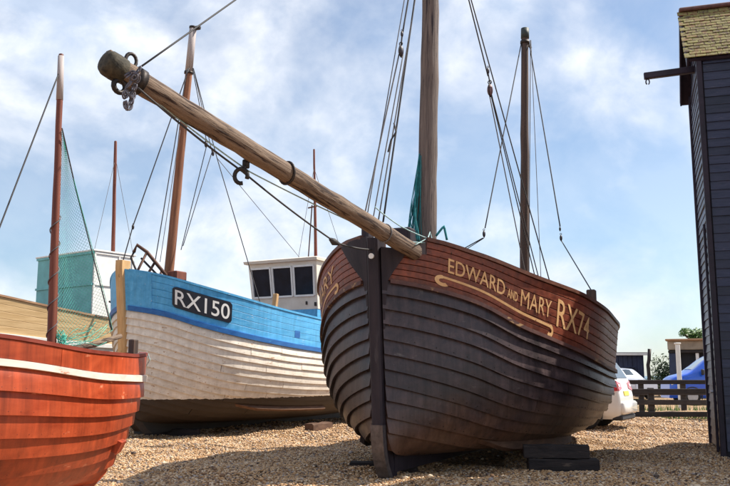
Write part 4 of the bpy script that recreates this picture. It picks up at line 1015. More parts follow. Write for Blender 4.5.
# green net hung from the mast of the red boat
def net(corners, nu, nv, r, mat, name, label, bulge=0.12):
    A, B, C_, D = [Vector(c) for c in corners]     # top-left, top-right, bottom-right, bottom-left
    n_ = (B - A + C_ - D).cross(D - A).normalized()
    def P(s, t):
        p = (A * (1 - s) + B * s) * (1 - t) + (D * (1 - s) + C_ * s) * t
        return p + n_ * (bulge * math.sin(math.pi * s) * math.sin(math.pi * min(t * 1.1, 1)) + 0.03 * math.sin(7 * s + 5 * t)) + Vector((0, 0, -0.05 * math.sin(math.pi * s) * t))
    m = MB()
    for d in (1, -1):
        for k in range(-nv, nu + nv):
            pts = []
            for j in range(nv + 1):
                i = k + d * j
                if 0 <= i <= nu: pts.append(P(i / nu, j / nv))
                elif pts: break
            if len(pts) > 1: m.tube(pts, r, 3, cap=False)
    for s in (0, 1): m.tube([P(s, t) for t in np.linspace(0, 1, 20)], r * 2.2, 4)
    m.tube([P(s, 1) for s in np.linspace(0, 1, 14)], r * 2.2, 4)
    o = m.build(name, mat, None, False, fix=False); tag(o, label, 'net'); return o
net([at(59, 130, 8.22), at(63, 130, 8.2), at(112, 330, 8.75), at(50, 348, 8.3)], 15, 56, 0.0013, M['netgreen'], 'fishing_net', 'green mesh net strung down from the mast of the red boat', 0.10)
# loose heap of the same net low by the mast
lm = MB()
for k in range(12):
    a = at(60 + 8 * random.random(), 338 + 10 * random.random(), 8.3); b = at(80 + 28 * random.random(), 322 + 20 * random.random(), 8.65)
    mid = a.lerp(b, 0.5) + Vector((0.1 * (random.random() - .5), 0.15 * (random.random() - .5), 0.12 * (random.random() - 0.7)))
    lm.tube([a, a.lerp(mid, 0.5) + Vector((0, 0, 0.02)), mid, mid.lerp(b, 0.5) - Vector((0, 0, 0.03)), b], 0.0028, 4)
for k in range(16):
    c = at(62, 340, 8.25) + Vector((0.05 * (random.random() - .5), 0.05 * (random.random() - .5), 0.16 * (random.random() - .5)))
    lm.tube([c + Vector((0.035 * math.cos(t + k), 0.035 * math.sin(t), 0.03 * math.sin(2 * t + k))) for t in np.linspace(0, 6.28, 12)[:-1]], 0.0035, 4, closed=True)
o = lm.build('net_lines', M['netgreen'], None, True); tag(o, 'tangle of green net lines gathered at the foot of the thin red mast', 'net')

# ------------------------------------------------------------------ the pale tan boat behind, far left
a4 = Vector((0.60, 0.80, 0)); n4 = Vector((0.80, -0.60, 0))
side_pt4 = at(0, 300, 21.0); c4_ = Vector((side_pt4.x, side_pt4.y, 0)) - n4 * 2.0; bow4 = c4_ - a4 * 4.2
root4 = empty('fishing_boat', bow4, math.atan2(a4.y, a4.x))
tag(root4, 'pale tan planked boat with a white and teal deckhouse, behind the red boat', 'boat', 'beached fishing boats')
h4 = Hull(root4, 10.5, b=[(0, 0), (0.5, 0.7), (1, 1.12), (2, 1.66), (3, 1.88), (4.2, 1.93), (7, 1.9), (9, 1.6), (10.5, 1.2)],
          zt=[(0, 3.9), (2, 3.45), (4.2, 3.18), (6, 2.95), (7.7, 2.80), (10.5, 2.85)], zr=[(0, 2.4), (2, 2.25), (4.2, 2.16), (7.7, 2.02), (10.5, 2.1)],
          zk=[(0, 0.5), (5, 0.4), (10.5, 0.6)], rake=[(0, 0.8), (0.6, 0.4), (1.5, 0.2), (4.0, 0)],
          m1=[(0, 0.75), (0.8, 0.42), (2, 0.15), (5, 0.1), (10.5, 0.4)], m2=[(0, 0.95), (0.8, 0.72), (2, 0.42), (5, 0.35), (10.5, 0.6)], hs=0.07, flare=0.05)
for side in (-1, 1):
    for i in range(10):
        h4.strake(side, (i / 10) ** 0.9, min(((i + 1) / 10) ** 0.9, 0.999), 0.0, h4.L, M['whiteplank'], th=0.035, n=30)
    for i in range(5):
        h4.strake(side, 1.14 + 0.86 * i / 5, 1.14 + 0.86 * (i + 1) / 5, 0.03, h4.L, M['tanplank'], th=0.025, lap=False, n=36, gap=0.001, name='bulwark_plank')
    h4.strake(side, 1.0, 1.14, 0.03, h4.L, M['whitewood'], th=0.06, lap=False, n=36, name='rubbing_strake')
    h4.rail('capping_rail', side, 2.0, 0.05, h4.L, 0.05, 0.09, 0.0, 0.05, M['tan_edge'])
h4.transom(M['tanplank']); h4.lining(M['tanplank'], 0.97, 1.99); h4.deck(M['capwood'], 0.3, h4.L, 0.25); h4.stem(M['barewood'], 0.1, 4.0, 0.1, 0.09); h4.keel(M['blackbottom'], 0.3, h4.L, 0.1, 0.09)
# deckhouse with framed panels: teal front, white side
k4 = h4.loc(at(92, 300, 23.6)); DX, DY = k4.x, k4.y      # corner of the house nearest the camera
ztop = at(92, 251, 23.6).z; z04 = 2.3; wF, wS = 2.75, 1.35
dh = MB().box((DX + wS / 2, DY + wF / 2, (z04 + ztop) / 2), (wS, wF, ztop - z04), ch=0.01).build('deckhouse', M['whitewood'], root4)
MB().box((DX + wS / 2, DY + wF / 2, ztop + 0.025), (wS + 0.12, wF + 0.12, 0.05), ch=0.01).build('deckhouse_roof', M['whitewood'], dh)
zm = at(92, 284, 23.6).z
tp = MB()
for z0_, z1_ in ((z04, zm - 0.03), (zm + 0.03, ztop - 0.06)):
    for y0_, y1_ in ((0.03, wF / 2 - 0.02), (wF / 2 + 0.02, wF - 0.03)):
        MB().box((DX - 0.004, DY + (y0_ + y1_) / 2, (z0_ + z1_) / 2), (0.03, y1_ - y0_, z1_ - z0_)).build('front_panel', M['teal'], dh)
fr = MB()
fr.box((DX - 0.02, DY + wF / 2, zm), (0.06, wF, 0.06)); fr.box((DX - 0.02, DY + wF / 2, ztop - 0.035), (0.06, wF + 0.02, 0.07))
fr.build('front_frame', M['teal'], dh)
for x_ in (0.03, 0.85, wS - 0.03): MB().box((DX + x_, DY - 0.012, (z04 + ztop) / 2), (0.05, 0.03, ztop - z04 - 0.02)).build('side_batten', M['whitewood'], dh)
for z_ in (zm, ztop - 0.04): MB().box((DX + wS / 2, DY - 0.016, z_), (wS - 0.05, 0.036, 0.05)).build('side_batten', M['whitewood'], dh)
m4b = h4.mat @ Vector((DX + wS + 0.4, DY + 0.7, 2.4)); m4b = at(112, 300, (m4b).y); m4t = at(115.5, 142, m4b.y)
aligned_spar('mast', h4, m4b, m4t, 0.07, 0.045, M['mastrust'], 'Z', 10, 10)
rope(h4, 'stay', [at(115, 160, m4b.y), at(94, 252, m4b.y - 1.5)], 0.007, M['ropegrey'])
rope(h4, 'stay', [at(116, 160, m4b.y), at(130, 236, m4b.y), at(140, 300, m4b.y)], 0.007, M['ropegrey'])
rope(h4, 'boathook', [at(109, 301.5, 23.2), at(120, 306, 23.2)], 0.03, M['iron'])

# ------------------------------------------------------------------ tall tarred net shed, right
A5 = Vector((5.54, 13.45, 0)); ang5 = math.atan2(-0.30, 0.954)
shed = empty('net_shed', A5, ang5)
tag(shed, 'tall narrow black weatherboarded net shed with a lichen-covered tiled roof', 'shed')
W5, D5 = 3.4, 2.15           # along the front, along the gable wall
ze = at(703, 54, 13.45).z; zrd = ze + 1.20; BH = 0.142
MB().box((W5 / 2 + 0.02, D5 / 2, ze / 2), (W5 - 0.04, D5 - 0.06, ze - 0.02)).build('core_wall', M['shedtrim'], shed)
MB().prism([(0.03, 0.03, ze - 0.01), (0.03, D5 - 0.03, ze - 0.01), (0.03, D5 / 2, zrd - 0.05)], (W5 - 0.06, 0, 0)).build('gable_core', M['shedtrim'], shed)
def board_mesh(L, name, tap0=0.0, tap1=0.0):
    """feather-edged board, runs along X, face towards -Y, tap = how far each top corner is cut back"""
    t0, t1 = 0.030, 0.010; H = BH + 0.02
    a = [(0, 0, 0), (0, -t0, 0), (tap0, -t1, H), (tap0, 0, H)]; b = [(L, 0, 0), (L, -t0, 0), (L - tap1, -t1, H), (L - tap1, 0, H)]
    m = MB().add(a + b, [(0, 1, 2, 3), (4, 5, 6, 7), (0, 1, 5, 4), (1, 2, 6, 5), (2, 3, 7, 6), (3, 0, 4, 7)])
    return m.mesh(name, M['shedboard'])
nb = int((ze - 0.12) / BH)
bf = board_mesh(W5 - 0.10, 'front_board'); bl = board_mesh(D5 - 0.10, 'side_board')
for i in range(nb):
    z = 0.10 + i * BH
    o = mkobj('weatherboard', bf, None, shed); o.location = (0.05, 0.012, z); o.rotation_euler = (R(random.uniform(-1.2, 1.2)), R(random.uniform(-.22, .22)), 0); o.location.y -= random.uniform(0, 0.008)
    o = mkobj('weatherboard', bl, None, shed); o.location = (0.012, D5 - 0.05, z); o.rotation_euler = (R(random.uniform(-1.4, 1.4)), R(random.uniform(-.35, .35)), R(-90)); o.location.x -= random.uniform(0, 0.008)
i = nb
while 0.10 + i * BH < zrd - 0.2:       # gable boards shorten to the ridge
    z = 0.10 + i * BH; k = max(0.0, (z + BH - ze) / (zrd - ze)); hw = (D5 / 2 - 0.03) * (1 - max(0, (z - ze)) / (zrd - ze)); cut = min((D5 / 2) * BH / (zrd - ze), hw * 0.9)
    o = mkobj('weatherboard', board_mesh(2 * hw, 'gable_board', cut, cut), None, shed); o.location = (0.012, D5 / 2 + hw, z); o.rotation_euler = (0, 0, R(-90)); i += 1
for (x, y, sx, sy) in ((-0.012, -0.012, 0.085, 0.085), (-0.012, D5 + 0.012, 0.085, 0.085), (W5, -0.012, 0.085, 0.085)):
    MB().box((x, y, ze / 2), (sx, sy, ze - 0.02), ch=0.008).build('corner_board', M['shedtrim'], shed)
# upright batten and a small bolt on the narrow side
MB().box((-0.045, D5 * 0.24, 1.9), (0.04, 0.09, 3.7), ch=0.008).build('batten', M['shedtrim'], shed)
MB().tube([(-0.06, D5 * 0.24, 1.0), (-0.10, D5 * 0.24, 1.0)], 0.022, 8).build('bolt', plain('pale_door_bolt', (0.5, 0.5, 0.55), 0.4, 0.6), shed)
# roof deck, tiles, barge boards, ridge
OV, OE = 0.17, 0.14
sl = math.atan2(zrd - ze, D5 / 2); sL = math.hypot(zrd - ze, D5 / 2) + OE
dirF = Vector((0, -math.cos(sl), -math.sin(sl))); nF = Vector((0, -math.sin(sl), math.cos(sl)))
ridge = Vector((0, D5 / 2, zrd))
def slab(dv, nv, x0, x1, t0, t1, l0, l1):
    P = []
    for x in (x0, x1):
        for l_ in (l0, l1):
            for t in (t0, t1): P.append(ridge + Vector((x, 0, 0)) + dv * l_ + nv * t)
    return MB().add(P, [(0, 1, 3, 2), (4, 6, 7, 5), (0, 4, 5, 1), (2, 3, 7, 6), (0, 2, 6, 4), (1, 5, 7, 3)])
dirB = Vector((0, math.cos(sl), -math.sin(sl))); nB = Vector((0, math.sin(sl), math.cos(sl)))
slab(dirF, nF, -OV, W5 + OV, -0.05, 0.0, 0.03, sL).build('roof_deck', M['shedtrim'], shed)
rb = slab(dirB, nB, -OV, W5 + OV, -0.05, 0.02, 0.03, sL + 0.05).build('roof_deck', M['shedtrim'], shed)
for dv, nv in ((dirF, nF), (dirB, nB)):
    slab(dv, nv, -OV - 0.03, -OV - 0.002, -0.14, 0.025, 0.0, sL + 0.02).build('barge_board', M['shedtrim'], shed)
tw, te = 0.172, 0.098
tm = MB().box((0, 0, 0), (tw - 0.006, te * 1.75, 0.014), ch=0.003).mesh('roof_tile', M['tile'])
rowsN = int(sL / te)
for r_ in range(rowsN):
    ncol = int((W5 + 2 * OV) / tw) + 1
    for c_ in range(ncol):
        x = -OV + (c_ + (0.5 if r_ % 2 else 0.0)) * tw + 0.02
        if x > W5 * 0.72: continue
        l_ = 0.10 + r_ * te + random.uniform(-0.006, 0.006)
        o = mkobj('roof_tile', tm, None, shed)
        p = ridge + Vector((x, 0, 0)) + dirF * l_ + nF * (0.022 + random.uniform(0, 0.006))
        o.location = p; o.rotation_euler = (sl - R(4.5) + R(random.uniform(-1.5, 1.5)), R(random.uniform(-1, 1)), R(random.uniform(-1.2, 1.2)))
MB().box((W5 / 2, D5 / 2, zrd + 0.03), (W5 + 2 * OV + 0.06, 0.22, 0.07), ch=0.02).build('ridge_capping', M['rustflash'], shed)
# hoist beam
hb_ = MB().bar((0.2, D5 * 0.42, ze + 0.06), (-0.86, D5 * 0.42, ze + 0.02), 0.10, 0.115, 0.012).build('hoist_beam', M['shedtrim'], shed)
MB().tube([(-0.80 + 0.03 * math.cos(t), D5 * 0.42, ze - 0.09 + 0.05 * math.sin(t)) for t in np.linspace(-1.2, 4.2, 12)], 0.012, 6).build('hook', M['galv'], hb_, True)

# extra net shed added out of view at right to shade lugger and shingle
ey5 = Vector((0.30, 0.954, 0)); ex5 = Vector((0.954, -0.30, 0))
shade_shed = empty('net_shed', A5 - ey5 * (D5 + 0.5) + ex5 * 1.55, ang5)
tag(shade_shed, 'black net shed added out of view at right to shade the dark lugger', 'shed')
for ch_ in list(shed.children):
    if ch_.name.startswith('hoist_beam') or ch_.name.startswith('roof_tile') and ch_.location.x > 1.2: continue
    c_ = ch_.copy(); col.objects.link(c_); c_.parent = shade_shed
    for g_ in ch_.children:
        d_ = g_.copy(); col.objects.link(d_); d_.parent = c_

# ------------------------------------------------------------------ post and rail fences
M['fence'] = wood('dark_fence_timber', (0.018, 0.015, 0.015), (0.055, 0.045, 0.04), (3, 14, 14), 0.8, 0.5, rand=0.3)
def fence(y, x0, x1, posts, rails, hpost, label, yslope=0.0):
    f = empty('rail_fence', ((x0 + x1) / 2, y, 0)); tag(f, label, 'fence', 'dark post and rail fences')
    cx = (x0 + x1) / 2
    for px in posts: MB().box((px - cx, 0, hpost / 2 - 0.05), (0.17, 0.14, hpost + 0.1), ch=0.012).build('post', M['fence'], f)
    for z in rails: MB().box((0, -0.10, z), (x1 - x0, 0.06, 0.15), ch=0.01, ry=R(random.uniform(-0.25, 0.25))).build('rail', M['fence'], f)
fence(26.0, 6.9, 12.6, [7.2, at(651, 400, 26).x, 10.95, 12.4], [0.80, 0.47, 0.12], 0.90, 'dark post and rail fence nearest the white hatchback, three rails')
fence(30.5, 8.2, 15.0, [8.6, at(641, 390, 30.5).x, at(683, 390, 30.5).x, 14.4], [1.04, 0.66], 1.12, 'farther dark fence with two rails, just in front of the silver car')

# ------------------------------------------------------------------ vehicles
M['carwhite'] = plain('white_car_paint', (0.78, 0.77, 0.73), 0.25, spec=0.5, var=0.02, coat=0.7)
M['carsilver'] = plain('silver_car_paint', (0.50, 0.50, 0.54), 0.3, 0.3, var=0.03, coat=0.7)
M['carblue'] = plain('blue_van_paint', (0.012, 0.10, 0.62), 0.3, spec=0.5, var=0.04, coat=0.7)
M['rubber'] = plain('tyre_rubber', (0.018, 0.018, 0.018), 0.85, var=0.2)
M['alloy'] = plain('wheel_alloy', (0.42, 0.42, 0.44), 0.35, 0.8, var=0.1)
M['carglass'] = plain('tinted_car_glass', (0.05, 0.07, 0.09), 0.05, spec=0.8, var=0.05)
M['lampred'] = plain('red_lamp_lens', (0.55, 0.02, 0.025), 0.15, spec=0.6, var=0.1, coat=0.5)
M['lampclear'] = plain('clear_lamp_lens', (0.75, 0.72, 0.72), 0.12, spec=0.7, var=0.05)
M['plastic'] = plain('black_bumper_plastic', (0.025, 0.025, 0.027), 0.6, var=0.2)
M['plate'] = plain('yellow_plate', (0.72, 0.55, 0.06), 0.4, var=0.05)
class Car:
    """local X runs from the tail (0) to the nose (L); Z up"""
    def __init__(s, root, L, top, belt, w, zb, lean, nose):
        s.root = root; s.L = L; s.top = curve(top); s.belt = curve(belt); s.w = curve(w); s.zb = zb; s.lean = curve(lean); s.nose = curve(nose)
    def sec(s, x):
        t = s.top(x); b = min(s.belt(x), t - 0.05); w = s.w(x); zb = s.zb; wt = w * (0.97 - 0.30 * max(0, t - b - 0.1) / 0.7)
        return [(w * 0.90, zb), (w * 0.97, zb + 0.10), (w, zb + 0.28), (w * 1.0, b - 0.12), (w * 0.97, b), ((w * .97 + wt) / 2 + 0.015, (b + t - 0.07) / 2), (wt, t - 0.07), (wt * 0.86, t - 0.015), (0, t + 0.015)]
    def X(s, x, z): return x + s.lean(z) * max(0, 1 - x / 1.0) - s.nose(z) * max(0, 1 - (s.L - x) / 0.8)
    def pt(s, x, q, side, off=0.0):
        S = s.sec(x); i = min(int(q), len(S) - 2); f = q - i
        y = S[i][0] + (S[i + 1][0] - S[i][0]) * f; z = S[i][1] + (S[i + 1][1] - S[i][1]) * f
        return Vector((s.X(x, z), side * (y + off), z + (off * 0.3 if q > 4 else 0)))
    def body(s, mat, name='body'):
        xs = np.concatenate([[0, 0.03, 0.1], np.linspace(0.22, s.L - 0.22, 26), [s.L - 0.1, s.L - 0.03, s.L]]); m = MB()
        qs = [i * 0.5 for i in range(17)]
        def shr(x):
            e_ = min(x, s.L - x); return 0.93 if e_ < 0.01 else (0.97 if e_ < 0.05 else (0.99 if e_ < 0.15 else 1.0))
        rows = []
        for x in xs:
            k = shr(x); A = []
            for side, seq in ((-1, qs), (1, qs[::-1][1:])):
                for q in seq:
                    p = s.pt(x, q, side); A.append(Vector((p.x, p.y * k, p.z)))
            rows.append(A)
        m.grid(rows)
        for r_ in (rows[0], rows[-1]):
            h = len(r_) // 2
            m.grid([[a.lerp(b, t) for t in np.linspace(0, 1, 5)] for a, b in zip(r_[:h], r_[::-1][:h])])
            c = r_[h]
        m.grid([[r_[0] for r_ in rows], [r_[-1] for r_ in rows]])
        o = m.build(name, mat, s.root); autosmooth(o, 40); return o
    def side_patch(s, name, mat, xa, xb, qa, qb, side, parent=None, off=0.012, n=6, slant0=0.0, slant1=0.0):
        m = MB(); rows = []
        for j in range(5):
            q = qa + (qb - qa) * j / 4; a = xa + slant0 * j / 4; b = xb + slant1 * j / 4
            rows.append([s.pt(a + (b - a) * i / n, q, side, off) for i in range(n + 1)])
        m.grid(rows); return m.build(name, mat, parent or s.root, True)
    def end_patch(s, name, mat, x, pts, off, parent=None):
        """pts: (y, z) outline on the tail (x = 0) or nose (x = L)"""
        P = [Vector((s.X(x, z) + (-off if x < 1 else off), y, z)) for y, z in pts]
        m = MB().prism(P, ((0.02 if x < 1 else -0.02), 0, 0)); return m.build(name, mat, parent or s.root)
    def wheel(s, x, side, r=0.34, wid=0.22):
        w = s.w(x) - 0.10
        c = Vector((x, side * w, r)); a = Vector((0, side * wid / 2, 0))
        t = MB().tube([c - a, c - a * 0.85, c + a * 0.85, c + a], [r * 0.90, r, r, r * 0.92], 24).build('wheel', M['rubber'], s.root); autosmooth(t, 40)
        m = MB().tube([c + a * 1.02, c + a * 1.06], [r * 0.66, r * 0.60], 20)
        m.build('rim', M['alloy'], t)
        # dark wheel arch lip
        arc = [Vector((x + (r + 0.06) * math.cos(u_), side * (s.w(x) + 0.004), r + (r + 0.06) * math.sin(u_))) for u_ in np.linspace(-0.3, math.pi + 0.3, 14)]
        MB().tube(arc, 0.028, 5).build('wheel_arch', M['plastic'], s.root)

# white hatchback parked behind the lugger, tail to the right
hd6 = Vector((-0.88, 0.475, 0)); tl = at(636, 410, 20.6)
r6 = empty('parked_car', (tl.x - 0.10, 21.05, 0), math.atan2(hd6.y, hd6.x))
tag(r6, 'white hatchback with red tail lamp half hidden behind the dark lugger', 'car', 'parked vehicles')
c6 = Car(r6, 4.3, [(0, 1.62), (0.25, 1.70), (1.2, 1.78), (2.2, 1.76), (2.8, 1.48), (3.25, 1.14), (4.3, 0.86)], [(0, 1.15), (2.5, 1.08), (4.3, 0.82)],
         [(0, 0.80), (0.5, 0.89), (2, 0.91), (3.8, 0.88), (4.3, 0.74)], 0.24, [(0.2, 0.04), (0.45, -0.05), (0.75, -0.03), (1.05, 0.03), (1.3, 0.14), (1.75, 0.42)], [(0.2, 0.0), (0.8, 0.1), (1.2, 0.2)])
c6.body(M['carwhite'])
for side in (-1, 1):
    c6.side_patch('side_window', M['carglass'], 0.55, 1.25, 4.25, 5.8, side, slant0=0.0, slant1=0.05)
    c6.side_patch('side_window', M['carglass'], 1.33, 2.35, 4.25, 5.8, side, slant1=-0.1)
    c6.side_patch('tail_lamp', M['lampred'], 0.0, 0.40, 2.75, 3.95, side, off=0.016, slant0=0.02, slant1=-0.14)
    tlm = c6.end_patch('tail_lamp', M['lampred'], 0, [(side * 0.75, 0.90), (side * 0.75, 1.14), (side * 0.40, 1.08), (side * 0.40, 0.95)], 0.012)
    c6.end_patch('lamp_lens', M['lampclear'], 0, [(side * 0.70, 1.0), (side * 0.71, 1.06), (side * 0.52, 1.05), (side * 0.52, 1.0)], 0.018, tlm)
    c6.end_patch('rear_reflector', M['lampred'], 0, [(side * 0.72, 0.46), (side * 0.72, 0.54), (side * 0.50, 0.53), (side * 0.50, 0.47)], 0.014)
    for x in (0.78, 3.45): c6.wheel(x, side)
c6.end_patch('rear_window', M['carglass'], 0, [(-0.66, 1.20), (0.66, 1.20), (0.56, 1.58), (-0.56, 1.58)], 0.012)
c6.end_patch('number_plate', M['plate'], 0, [(-0.27, 0.78), (0.27, 0.78), (0.27, 0.89), (-0.27, 0.89)], 0.016)
bmp = MB().box((-0.055, 0, 0.50), (0.16, 1.50, 0.30), ch=0.05).build('rear_bumper', M['carwhite'], r6); autosmooth(bmp, 60)
MB().box((0.06, 0, 0.27), (0.26, 1.52, 0.12), ch=0.03).build('lower_valance', M['plastic'], r6)

# silver car beyond the fences, nose to the right
tl = at(609, 380, 38)
r7 = empty('parked_car', (at(622, 380, 49).x - 1.0, 50.5, 0), R(-68)); tag(r7, 'silver car beyond the fences in front of the dark blue hut', 'car', 'parked vehicles')
c7 = Car(r7, 4.3, [(0, 1.45), (0.3, 1.60), (1.2, 1.72), (2.4, 1.66), (3.0, 1.25), (3.2, 1.10), (4.1, 0.98), (4.3, 0.88)], [(0, 1.02), (2.8, 1.0), (4.3, 0.8)],
         [(0, 0.80), (0.5, 0.88), (2, 0.9), (3.8, 0.88), (4.3, 0.76)], 0.26, [(0.2, 0.02), (1.0, 0.05), (1.7, 0.3)], [(0.2, 0.0), (0.8, 0.04), (1.2, 0.1)])
c7.body(M['carsilver'])
for side in (-1, 1):
    c7.side_patch('side_window', M['carglass'], 0.5, 1.35, 4.25, 5.8, side); c7.side_patch('side_window', M['carglass'], 1.43, 2.55, 4.25, 5.7, side, slant1=-0.25)
    c7.side_patch('head_lamp', M['lampclear'], 4.0, 4.27, 3.0, 3.8, side)
    for x in (0.8, 3.45): c7.wheel(x, side)
m = MB(); rows = []
for x in (2.58, 2.75, 2.95): rows.append([c7.pt(x, 7.6, -1, 0.01), c7.pt(x, 7.95, -1, 0.01) + Vector((0, 0, 0.012)), c7.pt(x, 7.95, 1, 0.01) + Vector((0, 0, 0.012)), c7.pt(x, 7.6, 1, 0.01)])
m.grid(rows).build('windscreen', M['carglass'], r7, True)

# blue van, nose to the left
vn = at(671, 385, 38.5)
r8 = empty('parked_van', (vn.x + 5.05, 38.9, 0), R(176)); tag(r8, 'bright blue panel van with a sloping windscreen near the tarred shed', 'van', 'parked vehicles')
c8 = Car(r8, 5.1, [(0, 2.20), (0.2, 2.26), (2.7, 2.28), (3.0, 2.22), (4.05, 1.52), (4.2, 1.42), (4.95, 1.20), (5.1, 1.02)], [(0, 1.35), (3.6, 1.32), (4.4, 1.2), (5.1, 0.95)],
         [(0, 0.92), (0.5, 0.98), (4.3, 0.97), (5.1, 0.80)], 0.28, [(0.2, 0), (2.4, 0.05)], [(0.2, 0.0), (0.9, 0.04), (1.4, 0.12)])
c8.body(M['carblue'])
for side in (-1, 1):
    c8.side_patch('side_window', M['carglass'], 2.3, 3.75, 4.15, 5.7, side, slant1=-0.55)
    c8.side_patch('head_lamp', M['lampclear'], 4.75, 5.05, 3.0, 3.9, side)
    for x in (0.9, 4.15): c8.wheel(x, side, 0.35)
    MB().box((3.70, side * 1.08, 1.42), (0.10, 0.18, 0.26), ch=0.03).build('door_mirror', M['plastic'], r8)
m = MB(); rows = []
for x in (3.08, 3.4, 3.75, 4.02): rows.append([c8.pt(x, 6.6, -1, 0.012), c8.pt(x, 7.5, -1, 0.012) + Vector((0, 0, 0.012)), c8.pt(x, 7.9, -1) + Vector((0, 0, 0.015)), c8.pt(x, 7.9, 1) + Vector((0, 0, 0.015)), c8.pt(x, 7.5, 1, 0.012) + Vector((0, 0, 0.012)), c8.pt(x, 6.6, 1, 0.012)])
m.grid(rows).build('windscreen', plain('pale_windscreen', (0.35, 0.42, 0.48), 0.08, spec=0.8, var=0.05), r8, True)

# ------------------------------------------------------------------ huts and planting beyond the fences
M['navy'] = plain('navy_hut_boards', (0.022, 0.032, 0.075), 0.6, var=0.25, scale=3)
r9 = empty('timber_hut', (at(600, 400, 55).x, 55.0, 0)); tag(r9, 'low dark blue hut with a flat roof and white fascia beyond the silver car', 'hut')
xr = at(646, 400, 55).x - r9.location.x; hz = at(640, 354, 55).z
for i in range(int(2 * xr / 0.30)):
    MB().box((-xr + 0.15 + i * 0.30, 0, hz / 2), (0.285, 0.08, hz), ch=0.012).build('wall_board', M['navy'], r9)
MB().box((0, 1.56, hz / 2), (2 * xr - 0.02, 3.0, hz - 0.02)).build('wall', M['navy'], r9)
MB().box((0, 1.4, hz + 0.05), (2 * xr + 0.3, 3.4, 0.10), ch=0.015).build('roof', M['shedtrim'], r9)
MB().box((0, -0.33, hz - 0.03), (2 * xr + 0.3, 0.05, 0.13), ch=0.01).build('fascia', M['whitewood'], r9)
wz = MB().box((xr - 1.0, -0.06, 1.5), (0.9, 0.06, 0.7), ch=0.01).build('window', M['navy'], r9); MB().box((xr - 1.0, -0.10, 1.5), (0.78, 0.03, 0.58)).build('pane', M['darkglass'], wz)
# crooked iron stove pipe post
o = MB().tube([at(651, 398, 52), at(649.5, 382, 52), at(648, 365, 52), at(649, 360, 52), at(649.5, 349, 52)], 0.11, 8).build('iron_pipe', M['iron'], None, True)
tag(o, 'crooked dark iron pipe standing up at the end of the blue hut', 'pipe')
# white pole
p = at(680.5, 398, 34.0); o = MB().box((0, 0, 1.25), (0.15, 0.15, 2.5), ch=0.02)
o.box((0, 0, 2.53), (0.21, 0.21, 0.06), ch=0.015)
o = o.build('white_post', M['whitewood']); o.location = (p.x, 34, 0); tag(o, 'square white post standing in front of the blue van', 'post')
# rendered building with a creeper on its roof edge
r10 = empty('stone_building', (at(671, 390, 52).x, 52.0, 0), R(-23)); tag(r10, 'grey-brown building with a dark porch opening and greenery on its roof', 'building')
M['render'] = plain('weathered_render', (0.30, 0.25, 0.19), 0.9, var=0.4, scale=1.6, bump=0.4); M['darkvoid'] = plain('porch_shade_dark', (0.018, 0.02, 0.025), 0.8)
bz = at(690, 339, 52).z; bw = 7.0
MB().box((bw / 2, 2.5, bz / 2), (bw, 5.0 - 0.4, bz - 0.6)).build('wall', M['darkvoid'], r10)  # near-black colour stands in for the shade inside the porch opening
MB().box((bw / 2, -0.02, bz - 0.40), (bw + 0.1, 0.6, 0.55), ch=0.04).build('parapet', M['render'], r10)
MB().box((bw / 2, -0.12, bz - 0.08), (bw + 0.3, 0.9, 0.12), ch=0.03).build('coping', M['tan_edge'], r10)
MB().box((bw / 2, -0.10, bz - 0.78), (bw + 0.05, 0.5, 0.16), ch=0.02).build('lintel_beam', M['fence'], r10)
for x in (0.25, 1.6, 3.6, 5.6): MB().box((x, -0.02, (bz - 0.86) / 2), (0.50 if x < 1 else 0.18, 0.5, bz - 0.87), ch=0.02).build('pier', M['navy'] if x < 1 else M['whitewood'], r10)
wz = MB().box((2.5, 0.14, 1.5), (0.9, 0.08, 1.2), ch=0.02).build('window', M['whitewood'], r10); MB().box((2.5, 0.08, 1.5), (0.75, 0.04, 1.05)).build('pane', M['darkglass'], wz)
MB().tube([(4.2, 0.4, bz), (4.15, 0.4, bz + 1.0)], 0.03, 6).build('aerial', M['iron'], r10)
def leaf_mat(name, c1, c2):
    m, t, b = mat_base(name); geo = N(t, 'ShaderNodeNewGeometry'); r1 = N(t, 'ShaderNodeValToRGB'); t.links.new(geo.outputs['Random Per Island'], r1.inputs[0])
    r1.color_ramp.elements[0].color = c4(c1); r1.color_ramp.elements[1].color = c4(c2); t.links.new(r1.outputs[0], b.inputs['Base Color']); b.inputs['Roughness'].default_value = 0.55
    return m
M['leaf'] = leaf_mat('bush_leaves', (0.035, 0.10, 0.015), (0.13, 0.26, 0.04)); M['leafdark'] = leaf_mat('hedge_leaves', (0.02, 0.05, 0.018), (0.08, 0.13, 0.04))
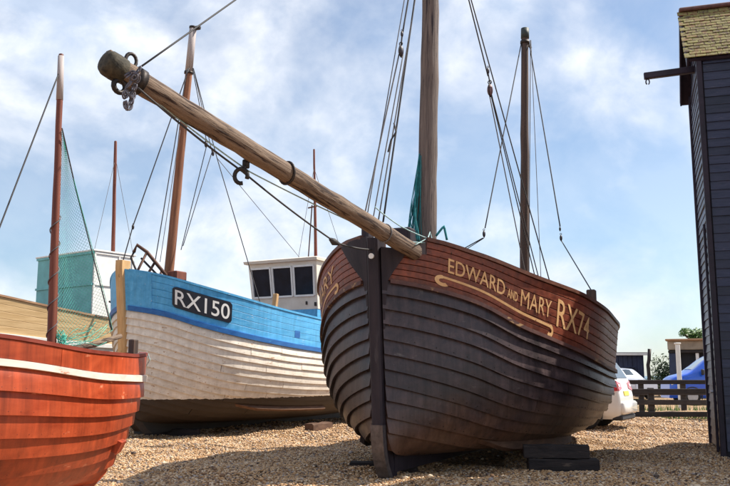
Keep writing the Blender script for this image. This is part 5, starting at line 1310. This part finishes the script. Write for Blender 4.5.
def bush(name, c, rad, n, size, mat, label, cat='plant'):
    root = empty(name, c); tag(root, label, cat, 'greenery beyond the fences'); m = MB()
    clumps = [Vector((random.uniform(-.7, .7) * rad[0], random.uniform(-.7, .7) * rad[1], random.uniform(0.15, 0.8) * rad[2])) for _ in range(14)]
    for k in range(n):
        cc = random.choice(clumps); d = Vector((random.gauss(0, 1), random.gauss(0, 1), random.gauss(0, 1))).normalized() * random.random() ** 0.4
        q = cc + Vector((d.x * rad[0], d.y * rad[1], d.z * rad[2])) * 0.38
        a = Vector((random.gauss(0, 1), random.gauss(0, 1), random.gauss(0, 1))).normalized(); b = a.orthogonal().normalized()
        s_ = size * random.uniform(0.6, 1.3)
        m.add([q - a * s_, q + b * s_ * 0.5, q + a * s_, q - b * s_ * 0.5], [(0, 1, 2, 3)])
    m.build('foliage', mat, root, fix=False)
    st = MB()
    for cc in clumps[:8]: st.tube([Vector((cc.x * 0.2, cc.y * 0.2, -0.1)), Vector((cc.x * 0.7, cc.y * 0.7, cc.z * 0.5)), cc], [0.04, 0.03, 0.015], 5)
    st.build('stem', M['mastdark'], root)
    return root
cp = at(694, 341, 51.8); bush('roof_creeper', cp, (0.95, 0.5, 0.75), 1500, 0.085, M['leaf'], 'bright green creeper spilling over the roof edge of the stone building')
cp = at(668, 372, 56); bush('hedge_bush', (cp.x, 56, 0), (1.0, 0.9, 2.6), 1600, 0.10, M['leafdark'], 'dark green bush at the left end of the stone building')
cp = at(661, 385, 60); bush('hedge_bush', (cp.x, 61, 0), (0.9, 0.8, 1.5), 900, 0.10, M['leafdark'], 'small low bush in the gap left of the stone building')
gm_ = MB()
for k in range(2600):
    x = random.uniform(8.5, 17.5); y = random.choice([random.uniform(31.5, 33), random.uniform(39, 41), random.uniform(25.9, 26.3)]); hgt = random.uniform(0.08, 0.3) * (0.6 if y < 27 else 1); a = random.uniform(0, 6.28); wd = 0.012
    gm_.add([(x - wd * math.cos(a), y - wd * math.sin(a), -0.02), (x + wd * math.cos(a), y + wd * math.sin(a), -0.02), (x + random.uniform(-.08, .08), y + random.uniform(-.08, .08), hgt)], [(0, 1, 2)])
o = gm_.build('grass', M['leaf'], None, fix=False); o['kind'] = 'stuff'; o['label'] = 'thin green grass tufts along the foot of the fences'; o['category'] = 'grass'
